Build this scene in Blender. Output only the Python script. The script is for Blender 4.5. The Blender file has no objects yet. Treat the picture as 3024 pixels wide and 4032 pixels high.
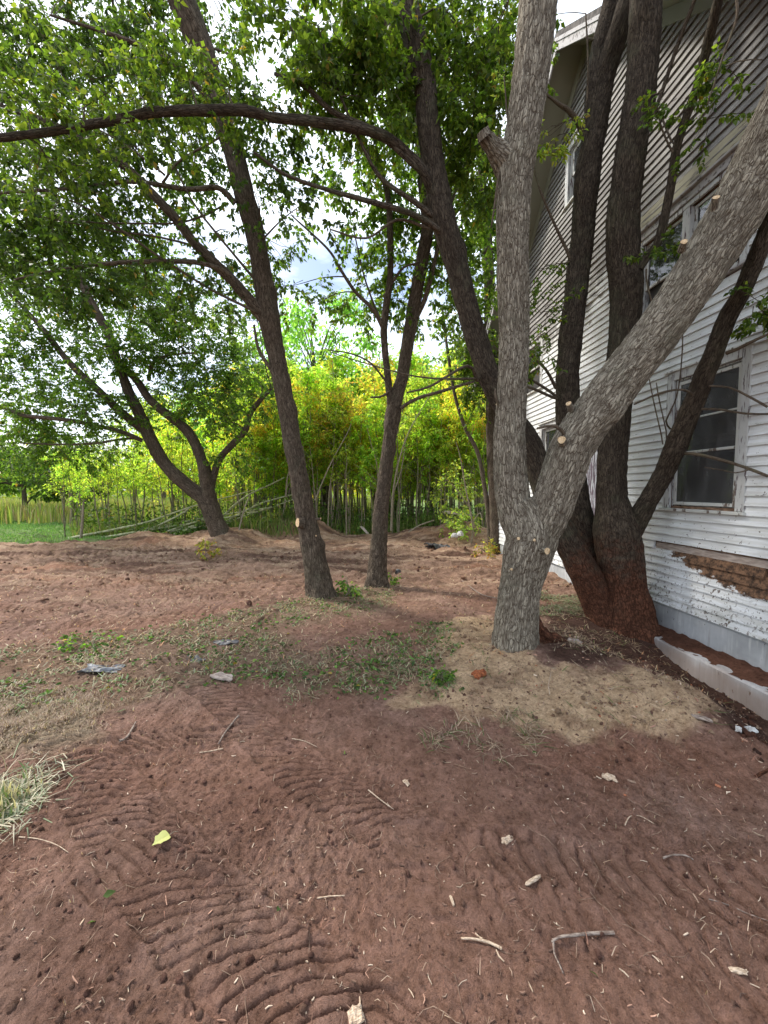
import bpy, math, random
import numpy as np
from math import sin, cos, tan, atan, radians, pi
from mathutils import Vector

rng = np.random.default_rng(7)
random.seed(7)
scene = bpy.context.scene
COL = scene.collection

# ------------------------------------------------------------------ camera
FPX, HC = 1514.0, 1.73
PITCH = atan(86 / FPX)
cam_data = bpy.data.cameras.new("camera")
cam = bpy.data.objects.new("camera", cam_data)
COL.objects.link(cam)
cam_data.sensor_fit = 'VERTICAL'
cam_data.sensor_height = 36.0
cam_data.lens = FPX / 4032 * 36.0
cam_data.clip_start = 0.05
cam_data.clip_end = 3000
cam.location = (0, 0, HC)
cam.rotation_euler = (pi / 2 - PITCH, 0, 0)
scene.camera = cam

# ------------------------------------------------------------------ world, sun, exposure
SUN_EL, SUN_AZ = radians(48), radians(-62)          # azimuth from +Y towards +X
world = bpy.data.worlds.new("World")
scene.world = world
world.use_nodes = True
wn, wl = world.node_tree.nodes, world.node_tree.links
wn.clear()
w_out = wn.new("ShaderNodeOutputWorld")
w_bg = wn.new("ShaderNodeBackground")
sky = wn.new("ShaderNodeTexSky")
sky.sky_type = 'NISHITA'
sky.sun_disc = False
sky.sun_elevation = SUN_EL
sky.sun_rotation = SUN_AZ
sky.air_density = 1.0
sky.dust_density = 2.0
w_tc = wn.new("ShaderNodeTexCoord")
w_map = wn.new("ShaderNodeMapping")
w_map.inputs["Scale"].default_value = (1.0, 1.0, 3.2)
w_no = wn.new("ShaderNodeTexNoise")
w_no.inputs["Scale"].default_value = 2.3
w_no.inputs["Detail"].default_value = 7
w_no.inputs["Roughness"].default_value = 0.55
w_rmp = wn.new("ShaderNodeValToRGB")
w_rmp.color_ramp.elements[0].position = 0.40
w_rmp.color_ramp.elements[1].position = 0.60
w_mix = wn.new("ShaderNodeMix"); w_mix.data_type = 'RGBA'
w_mix.inputs["B"].default_value = (9.0, 9.7, 10.6, 1)   # cloud radiance next to the physical sky
wl.new(w_tc.outputs["Generated"], w_map.inputs["Vector"])
wl.new(w_map.outputs["Vector"], w_no.inputs["Vector"])
wl.new(w_no.outputs["Fac"], w_rmp.inputs["Fac"])
wl.new(w_rmp.outputs["Color"], w_mix.inputs["Factor"])
wl.new(sky.outputs["Color"], w_mix.inputs["A"])
wl.new(w_mix.outputs["Result"], w_bg.inputs["Color"])
w_bg.inputs["Strength"].default_value = 0.13
wl.new(w_bg.outputs["Background"], w_out.inputs["Surface"])

sun_data = bpy.data.lights.new("sun", 'SUN')
sun_data.energy = 2.6
sun_data.angle = radians(8)
sun_data.color = (1.0, 0.95, 0.87)
sun = bpy.data.objects.new("sun", sun_data)
COL.objects.link(sun)
sd = Vector((sin(SUN_AZ) * cos(SUN_EL), cos(SUN_AZ) * cos(SUN_EL), sin(SUN_EL)))
sun.rotation_euler = sd.to_track_quat('Z', 'Y').to_euler()
sun.location = sd * 40

vs = scene.view_settings
vs.view_transform = 'Standard'
vs.look = 'None'
vs.exposure = 0.92
vs.gamma = 1.0
vs.use_curve_mapping = False
scene.cycles.max_bounces = 7
scene.cycles.diffuse_bounces = 4
scene.cycles.transmission_bounces = 5
scene.cycles.transparent_max_bounces = 12
scene.cycles.use_denoising = True
scene.cycles.sample_clamp_indirect = 6

# ------------------------------------------------------------------ helpers
def at(px, py, Y):
    X = (px - 1512) / FPX; Z = -(py - 2016) / FPX
    d = np.array([X, cos(PITCH) + Z * sin(PITCH), -sin(PITCH) + Z * cos(PITCH)])
    return d * (Y / d[1]) + np.array([0, 0, HC])

_perm = np.random.default_rng(11).permutation(256)
_perm = np.concatenate([_perm, _perm, _perm])
_grad = np.random.default_rng(12).normal(size=(256, 3))
_grad /= np.linalg.norm(_grad, axis=1)[:, None]

def noise3(p):
    p = np.asarray(p, dtype=np.float64)
    i = np.floor(p).astype(np.int64); f = p - i; i &= 255
    u = f * f * f * (f * (f * 6 - 15) + 10)
    r = np.zeros(len(p))
    for dx in (0, 1):
        for dy in (0, 1):
            for dz in (0, 1):
                h = _perm[_perm[_perm[(i[:, 0] + dx) & 255] + ((i[:, 1] + dy) & 255)] + ((i[:, 2] + dz) & 255)]
                g = _grad[h]
                d = g[:, 0] * (f[:, 0] - dx) + g[:, 1] * (f[:, 1] - dy) + g[:, 2] * (f[:, 2] - dz)
                w = (u[:, 0] if dx else 1 - u[:, 0]) * (u[:, 1] if dy else 1 - u[:, 1]) * (u[:, 2] if dz else 1 - u[:, 2])
                r += d * w
    return r * 1.6

def noise2(x, y, s, seed=0.0):
    return noise3(np.stack([np.asarray(x) * s + seed, np.asarray(y) * s - seed * .7, np.full(np.shape(x), seed * 1.3 + .37)], 1))

def fbm2(x, y, s, o=3, seed=0.0):
    r = 0; a = 1.0
    for k in range(o):
        r = r + a * noise2(x, y, s * 2 ** k, seed + 5.1 * k); a *= .5
    return r

def sstep(a, b, x):
    t = np.clip((x - a) / (b - a), 0, 1)
    return t * t * (3 - 2 * t)

def new_mesh(name, V, F, smooth=True, attrs=None):
    V = np.asarray(V, dtype=np.float32)
    me = bpy.data.meshes.new(name)
    if not isinstance(F, (list, tuple)): F = [F]
    F = [np.asarray(f, dtype=np.int32) for f in F if len(f)]
    tot = sum(f.size for f in F); n = sum(len(f) for f in F)
    me.vertices.add(len(V)); me.vertices.foreach_set("co", V.ravel())
    me.loops.add(tot); me.loops.foreach_set("vertex_index", np.concatenate([f.ravel() for f in F]))
    sizes = np.concatenate([np.full(len(f), f.shape[1], dtype=np.int32) for f in F])
    starts = np.concatenate([[0], np.cumsum(sizes)[:-1]]).astype(np.int32)
    me.polygons.add(n); me.polygons.foreach_set("loop_start", starts)
    me.polygons.foreach_set("use_smooth", np.full(n, smooth, dtype=bool))
    for k, v in (attrs or {}).items():
        v = np.asarray(v, dtype=np.float32)
        if v.ndim == 1:
            a = me.attributes.new(k, 'FLOAT', 'POINT'); a.data.foreach_set("value", v)
        elif v.shape[1] == 3:
            a = me.attributes.new(k, 'FLOAT_VECTOR', 'POINT'); a.data.foreach_set("vector", v.ravel())
        else:
            a = me.attributes.new(k, 'FLOAT_COLOR', 'POINT'); a.data.foreach_set("color", v.ravel())
    me.update(calc_edges=True)
    return me

class MB:
    """collects vertices, faces and point attributes"""
    def __init__(s): s.V = []; s.Q = []; s.T = []; s.A = {}; s.n = 0
    def add(s, V, Q=None, T=None, **A):
        V = np.asarray(V, dtype=float)
        s.V.append(V)
        if Q is not None and len(Q): s.Q.append(np.asarray(Q) + s.n)
        if T is not None and len(T): s.T.append(np.asarray(T) + s.n)
        for k, v in A.items(): s.A.setdefault(k, []).append(np.asarray(v, dtype=float))
        s.n += len(V)
    def mesh(s, name, smooth=True):
        V = np.concatenate(s.V)
        F = []
        if s.Q: F.append(np.concatenate(s.Q))
        if s.T: F.append(np.concatenate(s.T))
        return new_mesh(name, V, F, smooth, {k: np.concatenate(v) for k, v in s.A.items()})
    def obj(s, name, mat, parent=None, smooth=True, **kw):
        return link(name, s.mesh(name, smooth), mat, parent, **kw)

def link(name, me, mat=None, parent=None, **kw):
    o = bpy.data.objects.new(name, me)
    COL.objects.link(o)
    if mat is not None and me is not None and not me.materials: me.materials.append(mat)
    if parent is not None:
        o.parent = parent
    for k, v in kw.items(): o[k] = v
    return o

def thing(name, label, cat, loc=(0, 0, 0), rz=0.0, group=None):
    o = bpy.data.objects.new(name, None)
    o.empty_display_size = .2
    COL.objects.link(o)
    o.location = [float(c) for c in loc]; o.rotation_euler = (0, 0, rz)
    o["label"] = label; o["category"] = cat
    if group: o["group"] = group
    return o

def put(o, label, cat, group=None):
    o["label"] = label; o["category"] = cat
    if group: o["group"] = group
    return o

def copy_tree(o, parent=None):
    c = o.copy(); COL.objects.link(c)
    if parent is not None: c.parent = parent
    for ch in o.children: copy_tree(ch, c)
    return c

BOXQ = np.array([[0, 3, 2, 1], [4, 5, 6, 7], [0, 1, 5, 4], [1, 2, 6, 5], [2, 3, 7, 6], [3, 0, 4, 7]])
def box_v(x0, x1, y0, y1, z0, z1):
    return np.array([[x0, y0, z0], [x1, y0, z0], [x1, y1, z0], [x0, y1, z0], [x0, y0, z1], [x1, y0, z1], [x1, y1, z1], [x0, y1, z1]], float)

def bevel_box(mb, x0, x1, y0, y1, z0, z1, b=.004):
    """box with small chamfers along all edges"""
    c = np.array([(x0 + x1) / 2, (y0 + y1) / 2, (z0 + z1) / 2]); h = np.array([x1 - x0, y1 - y0, z1 - z0]) / 2
    b = min(b, h.min() * .45)
    V = []; idx = {}
    for sx in (-1, 1):
        for sy in (-1, 1):
            for sz in (-1, 1):
                for ax in range(3):
                    p = h - b; p[ax] = h[ax]
                    idx[(sx, sy, sz, ax)] = len(V)
                    V.append(c + p * np.array([sx, sy, sz]))
    Q = []; T = []
    for ax in range(3):
        o1, o2 = [a for a in range(3) if a != ax]
        for s in (-1, 1):
            q = []
            for (a, b2) in ((-1, -1), (1, -1), (1, 1), (-1, 1)):
                k = [0, 0, 0]; k[ax] = s; k[o1] = a; k[o2] = b2
                q.append(idx[tuple(k) + (ax,)])
            Q.append(q)
    for ax in range(3):
        o1, o2 = [a for a in range(3) if a != ax]
        for a in (-1, 1):
            for b2 in (-1, 1):
                k0 = [0, 0, 0]; k0[ax] = -1; k0[o1] = a; k0[o2] = b2
                k1 = list(k0); k1[ax] = 1
                Q.append([idx[tuple(k0) + (o1,)], idx[tuple(k1) + (o1,)], idx[tuple(k1) + (o2,)], idx[tuple(k0) + (o2,)]])
    for sx in (-1, 1):
        for sy in (-1, 1):
            for sz in (-1, 1):
                T.append([idx[(sx, sy, sz, a)] for a in range(3)])
    mb.add(V, Q, T)

def resample(P, R, step):
    P = np.asarray(P, float); R = np.asarray(R, float)
    n = len(P)
    Pe = np.vstack([2 * P[0] - P[1], P, 2 * P[-1] - P[-2]]); Re = np.concatenate([[R[0]], R, [R[-1]]])
    out = []; rad = []
    for i in range(n - 1):
        L = np.linalg.norm(P[i + 1] - P[i]); m = max(2, int(L / step))
        t = np.linspace(0, 1, m, endpoint=False)[:, None]
        a, b, c, d = Pe[i], Pe[i + 1], Pe[i + 2], Pe[i + 3]
        out.append(.5 * ((2 * b) + (-a + c) * t + (2 * a - 5 * b + 4 * c - d) * t ** 2 + (-a + 3 * b - 3 * c + d) * t ** 3))
        rad.append(Re[i + 1] + (Re[i + 2] - Re[i + 1]) * t[:, 0])
    out.append(P[-1:]); rad.append(R[-1:])
    return np.concatenate(out), np.concatenate(rad)

def tube(mb, P, R, nseg=10, step=.1, lump=.0, bark=0.0, bfreq=30., knots=(), seed=0., cap=True, wob=0.0, flare=0.0):
    """tapered limb along P with lumps, optional furrowed bark; writes bark_co and furrow"""
    P, R = resample(P, R, step)
    n = len(P)
    if wob:
        w = np.stack([noise3(np.stack([np.arange(n) * step * 1.1 + seed + 9 * k, np.full(n, seed), np.full(n, k * 3.3)], 1)) for k in range(3)], 1)
        fade = np.minimum(1, np.arange(n) / max(1, n * .15))[:, None]
        P = P + w * wob * fade
    Tn = np.gradient(P, axis=0); Tn /= np.linalg.norm(Tn, axis=1)[:, None] + 1e-9
    ref = np.array([0, 1., 0]) if abs(Tn[0, 1]) < .9 else np.array([1., 0, 0])
    N = np.zeros_like(P); N[0] = np.cross(Tn[0], ref); N[0] /= np.linalg.norm(N[0])
    for i in range(1, n):
        v = N[i - 1] - Tn[i] * np.dot(N[i - 1], Tn[i]); N[i] = v / (np.linalg.norm(v) + 1e-9)
    B = np.cross(Tn, N)
    s = np.concatenate([[0], np.cumsum(np.linalg.norm(np.diff(P, axis=0), axis=1))])
    a = np.linspace(0, 2 * pi, nseg, endpoint=False)
    ca, sa = np.cos(a), np.sin(a)
    Rm = np.repeat(R[:, None], nseg, 1)
    rbar = float(np.mean(R))
    bc = np.stack([np.repeat((rbar * ca)[None], n, 0), np.repeat((rbar * sa)[None], n, 0), np.repeat(s[:, None], nseg, 1)], 2).reshape(-1, 3)
    bcs = bc + np.array([seed * 3.1, seed * 1.7, seed * 2.3])
    if lump:
        q = bcs / max(rbar, .01)
        Rm = Rm * (1 + lump * noise3(q * [.9, .9, .35]).reshape(n, nseg) + lump * .5 * noise3(q * [2, 2, 1.1] + 7).reshape(n, nseg))
    if flare:
        fl = flare * np.exp(-s / (2.2 * rbar))
        Rm = Rm * (1 + fl[:, None] * (1 + .45 * np.cos(5 * a + seed)[None]))
    dirs = N[:, None, :] * ca[None, :, None] + B[:, None, :] * sa[None, :, None]
    for (ks, ka, kh, kw) in knots:          # along, angle, height, width
        da = np.angle(np.exp(1j * (a - ka)))[None] * rbar
        dd = ((s[:, None] - ks) ** 2 + da ** 2) / kw ** 2
        Rm = Rm + kh * np.exp(-dd)
    fur = np.zeros(n * nseg)
    if bark:
        q = bcs.copy()
        wv = np.stack([noise3(bcs * [9, 9, 9]), noise3(bcs * [9, 9, 9] + 31)], 1) * .012
        q[:, :2] += wv
        f1 = np.abs(noise3(q * [bfreq, bfreq, bfreq * .17]))
        f2 = np.abs(noise3(q * [bfreq * .62, bfreq * .62, bfreq * .13] + 17))
        fur = np.clip(1 - np.minimum(f1 * 3.2, f2 * 4.2), 0, 1)
        Rm = Rm - bark * fur.reshape(n, nseg) + bark * .4 * noise3(q * bfreq * .8 + 5).reshape(n, nseg)
    V = (P[:, None, :] + dirs * Rm[:, :, None]).reshape(-1, 3)
    i = np.arange(n - 1)[:, None] * nseg; j = np.arange(nseg)[None]; k = (j + 1) % nseg
    Q = np.stack([i + j, i + k, i + nseg + k, i + nseg + j], 2).reshape(-1, 4)
    T = []
    if cap:
        V = np.vstack([V, P[-1] + Tn[-1] * R[-1] * .15]); bcs = np.vstack([bcs, bcs[-1]]); fur = np.append(fur, 0)
        m = len(V) - 1; b0 = (n - 1) * nseg
        T = [[b0 + q0, b0 + (q0 + 1) % nseg, m] for q0 in range(nseg)]
    mb.add(V, Q, T, bark_co=bcs, furrow=fur)
    return P, R

# ------------------------------------------------------------------ materials
def mat(name, rough=.85, spec=.25):
    m = bpy.data.materials.new(name); m.use_nodes = True
    nt = m.node_tree; b = nt.nodes["Principled BSDF"]
    b.inputs["Roughness"].default_value = rough
    b.inputs["Specular IOR Level"].default_value = spec
    return m, nt.nodes, nt.links, b

def n_noise(N, L, vec, scale, detail=4, rough=.55, dist=0.0):
    t = N.new("ShaderNodeTexNoise")
    t.inputs["Scale"].default_value = scale; t.inputs["Detail"].default_value = detail
    t.inputs["Roughness"].default_value = rough; t.inputs["Distortion"].default_value = dist
    if vec is not None: L.new(vec, t.inputs["Vector"])
    return t.outputs["Fac"]

def n_map(N, L, vec, scale=(1, 1, 1), loc=(0, 0, 0)):
    t = N.new("ShaderNodeMapping"); t.inputs["Scale"].default_value = scale; t.inputs["Location"].default_value = loc
    L.new(vec, t.inputs["Vector"]); return t.outputs["Vector"]

def n_range(N, L, v, a, b, c=0., d=1.):
    t = N.new("ShaderNodeMapRange"); t.interpolation_type = 'SMOOTHSTEP'
    for k, x in zip(("From Min", "From Max", "To Min", "To Max"), (a, b, c, d)): t.inputs[k].default_value = x
    L.new(v, t.inputs["Value"]); return t.outputs["Result"]

def n_math(N, L, op, a, b=None, clamp=False):
    t = N.new("ShaderNodeMath"); t.operation = op; t.use_clamp = clamp
    for k, x in enumerate((a, b)):
        if x is None: continue
        if isinstance(x, (int, float)): t.inputs[k].default_value = x
        else: L.new(x, t.inputs[k])
    return t.outputs[0]

def n_mix(N, L, f, a, b, mode='MIX'):
    t = N.new("ShaderNodeMix"); t.data_type = 'RGBA'; t.blend_type = mode
    for k, x in (("Factor", f), ("A", a), ("B", b)):
        s = t.inputs[k]
        if isinstance(x, (int, float)): s.default_value = x
        elif isinstance(x, tuple): s.default_value = x + (1,) if len(x) == 3 else x
        else: L.new(x, s)
    return t.outputs["Result"]

def n_bump(N, L, b, h, strength, dist, prev=None):
    t = N.new("ShaderNodeBump"); t.inputs["Strength"].default_value = strength; t.inputs["Distance"].default_value = dist
    L.new(h, t.inputs["Height"])
    if prev is not None: L.new(prev, t.inputs["Normal"])
    L.new(t.outputs["Normal"], b.inputs["Normal"]); return t.outputs["Normal"]

def n_attr(N, name, out="Color"):
    t = N.new("ShaderNodeAttribute"); t.attribute_name = name; return t.outputs[out]

def n_obj(N): return N.new("ShaderNodeTexCoord").outputs["Object"]

def n_sep(N, L, v):
    t = N.new("ShaderNodeSeparateXYZ"); L.new(v, t.inputs[0]); return t.outputs

def bark_mat(name, base, dark, pale, moss=(.13, .15, .08), moss_amt=.3, stain=None, stain_z=(0, 1), bump=.8, sc=1.0):
    m, N, L, b = mat(name, .92, .15)
    bc = n_attr(N, "bark_co", "Vector"); fu = n_attr(N, "furrow", "Fac")
    st = n_map(N, L, bc, (1, 1, .10))
    rn_ = n_noise(N, L, st, 56 * sc, 3, .5, .6)
    ridge = n_range(N, L, n_math(N, L, 'ABSOLUTE', n_math(N, L, 'SUBTRACT', rn_, .5)), .0, .07)
    vd = N.new("ShaderNodeVectorMath"); vd.operation = 'MULTIPLY_ADD'
    nv = N.new("ShaderNodeTexNoise"); nv.inputs["Scale"].default_value = 22; nv.inputs["Detail"].default_value = 3
    L.new(n_map(N, L, bc, (1, 1, .5)), nv.inputs["Vector"])
    L.new(nv.outputs["Color"], vd.inputs[0]); vd.inputs[1].default_value = (.030, .030, .03); L.new(n_map(N, L, bc, (1, 1, .20)), vd.inputs[2])
    vo = N.new("ShaderNodeTexVoronoi"); vo.feature = 'DISTANCE_TO_EDGE'; vo.inputs["Scale"].default_value = 56 * sc
    L.new(vd.outputs[0], vo.inputs["Vector"])
    plate = n_range(N, L, vo.outputs["Distance"], .0, .16)
    ridge = n_math(N, L, 'MULTIPLY', n_math(N, L, 'ADD', n_math(N, L, 'MULTIPLY', ridge, .45), .55), plate)
    fine = n_noise(N, L, n_map(N, L, bc, (1, 1, .4)), 190, 4, .6)
    big = n_noise(N, L, bc, 3.2, 3)
    mid = n_noise(N, L, bc, 14, 4)
    c = n_mix(N, L, n_range(N, L, ridge, .0, .6), dark, base)
    c = n_mix(N, L, n_range(N, L, mid, .45, .75, 0, .55), c, pale)
    c = n_mix(N, L, n_math(N, L, 'MULTIPLY', n_range(N, L, big, .5, .72), moss_amt), c, moss)
    c = n_mix(N, L, n_math(N, L, 'MULTIPLY', fu, .75), c, dark)
    c = n_mix(N, L, n_range(N, L, fine, .3, .7, .0, .35), c, dark)
    if stain:
        tc = N.new("ShaderNodeNewGeometry"); z = n_sep(N, L, tc.outputs["Position"])[2]
        zn = n_math(N, L, 'ADD', z, n_math(N, L, 'MULTIPLY', n_math(N, L, 'SUBTRACT', n_noise(N, L, bc, 7, 7, .7), .5), 1.9))
        f = n_range(N, L, zn, stain_z[0], stain_z[1], 1, 0)
        sc2 = n_mix(N, L, n_range(N, L, n_noise(N, L, bc, 26, 6, .7), .3, .7), tuple(v * .3 for v in stain), stain)
        sc2 = n_mix(N, L, n_range(N, L, ridge, .0, .7), tuple(v * .3 for v in stain), sc2)
        c = n_mix(N, L, n_math(N, L, 'MULTIPLY', f, .9), c, sc2)
    L.new(c, b.inputs["Base Color"])
    nb = n_bump(N, L, b, ridge, bump, .012)
    n_bump(N, L, b, fine, .5, .003, nb)
    return m

M = {}
M['bark_grey'] = bark_mat("grey furrowed bark", (.39, .345, .265), (.08, .060, .043), (.48, .43, .34), (.22, .23, .16), .3)
M['bark_brown'] = bark_mat("brown bark", (.20, .155, .112), (.048, .035, .025), (.27, .215, .16), (.12, .13, .08), .35)
M['bark_dark'] = bark_mat("dark stained bark", (.125, .097, .070), (.030, .022, .016), (.18, .145, .108), (.11, .12, .07), .4, stain=(.19, .075, .042), stain_z=(.35, 1.35))
M['bark_twig'] = bark_mat("twig bark", (.13, .10, .07), (.05, .035, .025), (.22, .17, .12), bump=.3)
M['bark_pale'] = bark_mat("pale sapling bark", (.36, .30, .22), (.15, .12, .08), (.45, .40, .31), bump=.3)
M['bark_stem'] = bark_mat("green brown sapling stem", (.27, .24, .16), (.07, .06, .035), (.26, .23, .15), bump=.3)

def leaf_mat(name, trans=.5, gain=1.0, rough=.5):
    m = bpy.data.materials.new(name); m.use_nodes = True
    N, L = m.node_tree.nodes, m.node_tree.links
    N.clear()
    out = N.new("ShaderNodeOutputMaterial")
    col = n_attr(N, "leaf_col")
    oi = N.new("ShaderNodeObjectInfo")
    hs = N.new("ShaderNodeHueSaturation"); L.new(col, hs.inputs["Color"])
    L.new(n_range(N, L, oi.outputs["Random"], 0, 1, .485, .512), hs.inputs["Hue"])
    L.new(n_range(N, L, oi.outputs["Random"], 0, 1, .85, 1.2), hs.inputs["Value"])
    c = hs.outputs["Color"]
    pr = N.new("ShaderNodeBsdfPrincipled"); pr.inputs["Roughness"].default_value = rough
    pr.inputs["Specular IOR Level"].default_value = .35
    L.new(c, pr.inputs["Base Color"])
    tr = N.new("ShaderNodeBsdfTranslucent")
    tcol = n_mix(N, L, 1.0, c, (2.05 * gain, 2.1 * gain, .95 * gain), 'MULTIPLY')
    L.new(tcol, tr.inputs["Color"])
    mx = N.new("ShaderNodeMixShader"); mx.inputs[0].default_value = trans
    L.new(pr.outputs[0], mx.inputs[1]); L.new(tr.outputs[0], mx.inputs[2])
    L.new(mx.outputs[0], out.inputs["Surface"])
    return m
M['leaf'] = leaf_mat("canopy leaves", .55)
M['leaf_backlit'] = leaf_mat("backlit leaves", .68, 1.25)  # brightness of backlit thicket and background foliage put into a raised leaf colour
M['grass'] = leaf_mat("grass blades", .3, .8, .6)

def plain(name, c1, c2, scale=20, rough=.85, bump=.3, bd=.004, detail=5, stretch=(1, 1, 1), spec=.25):
    m, N, L, b = mat(name, rough, spec)
    v = n_map(N, L, n_obj(N), stretch)
    f = n_noise(N, L, v, scale, detail)
    L.new(n_mix(N, L, n_range(N, L, f, .35, .65), c1, c2), b.inputs["Base Color"])
    n_bump(N, L, b, f, bump, bd)
    return m
M['pole'] = plain("peeled green pole", (.30, .32, .17), (.52, .50, .33), 9, .8, .3, .003)
M['cutwood'] = plain("fresh cut wood", (.42, .27, .14), (.66, .50, .31), 60, .8, .5, .003)
M['stick'] = plain("weathered stick", (.13, .09, .07), (.32, .26, .215), 30, .9, .6, .003, stretch=(1, 4, 4))
M['paleWood'] = plain("pale split wood", (.30, .21, .14), (.58, .46, .34), 50, .85, .6, .003, stretch=(1, 5, 5))
M['rustwood'] = plain("rotten red wood", (.13, .035, .015), (.33, .11, .045), 40, .95, 1., .006)
M['plastic'] = plain("dirty black plastic", (.03, .03, .032), (.13, .12, .12), 12, .45, .5, .004, spec=.5)
M['greyplastic'] = plain("grey plastic sheet", (.06, .06, .065), (.20, .205, .22), 14, .6, .5, .004, spec=.5)
M['fibre'] = plain("root fibre", (.14, .08, .055), (.34, .24, .17), 30)
M['stone'] = plain("pale stone", (.36, .34, .32), (.58, .57, .54), 20, .8, .4, .004)
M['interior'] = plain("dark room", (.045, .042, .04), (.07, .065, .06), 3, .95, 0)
M['scrap'] = plain("grey weathered board", (.25, .20, .17), (.42, .35, .30), 8, .9, .4, .004, stretch=(1, 6, 6))

# soil
def soil_mat():
    m, N, L, b = mat("raw soil", .95, .12)
    geo = N.new("ShaderNodeNewGeometry").outputs["Position"]
    col = n_attr(N, "soil_col"); g = n_attr(N, "gravelly", "Fac")
    n1 = n_noise(N, L, geo, 7, 6, .6); n2 = n_noise(N, L, geo, 55, 5, .65); n3 = n_noise(N, L, geo, 240, 3, .6)
    c = n_mix(N, L, n_range(N, L, n1, .3, .7, 0, 1), n_mix(N, L, 1., col, (.80, .78, .76), 'MULTIPLY'), n_mix(N, L, 1., col, (1.16, 1.17, 1.2), 'MULTIPLY'))
    c = n_mix(N, L, n_range(N, L, n2, .42, .75, 0, .55), c, n_mix(N, L, 1., c, (.62, .56, .52), 'MULTIPLY'))
    n4 = n_noise(N, L, geo, 120, 4, .7)
    n5 = n_noise(N, L, geo, 26, 8, .75)
    c = n_mix(N, L, n_range(N, L, n5, .50, .66, 0, .75), c, n_mix(N, L, 1., c, (.45, .40, .36), 'MULTIPLY'))
    c = n_mix(N, L, n_range(N, L, n5, .46, .34, 0, .5), c, n_mix(N, L, 1., c, (1.5, 1.55, 1.6), 'MULTIPLY'))
    c = n_mix(N, L, n_range(N, L, n4, .54, .70, 0, .6), c, n_mix(N, L, 1., c, (.38, .33, .30), 'MULTIPLY'))
    c = n_mix(N, L, n_range(N, L, n3, .62, .74, 0, .5), c, (.42, .33, .27))
    L.new(c, b.inputs["Base Color"])
    v = N.new("ShaderNodeTexVoronoi"); v.inputs["Scale"].default_value = 85; L.new(geo, v.inputs["Vector"])
    nb = n_bump(N, L, b, n2, 1., .022)
    nb = n_bump(N, L, b, n5, .9, .03, nb)
    nb = n_bump(N, L, b, n4, .8, .008, nb)
    nb = n_bump(N, L, b, v.outputs["Distance"], .35, .006, nb)
    n_bump(N, L, b, n3, .6, .003, nb)
    return m
M['soil'] = soil_mat()

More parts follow.
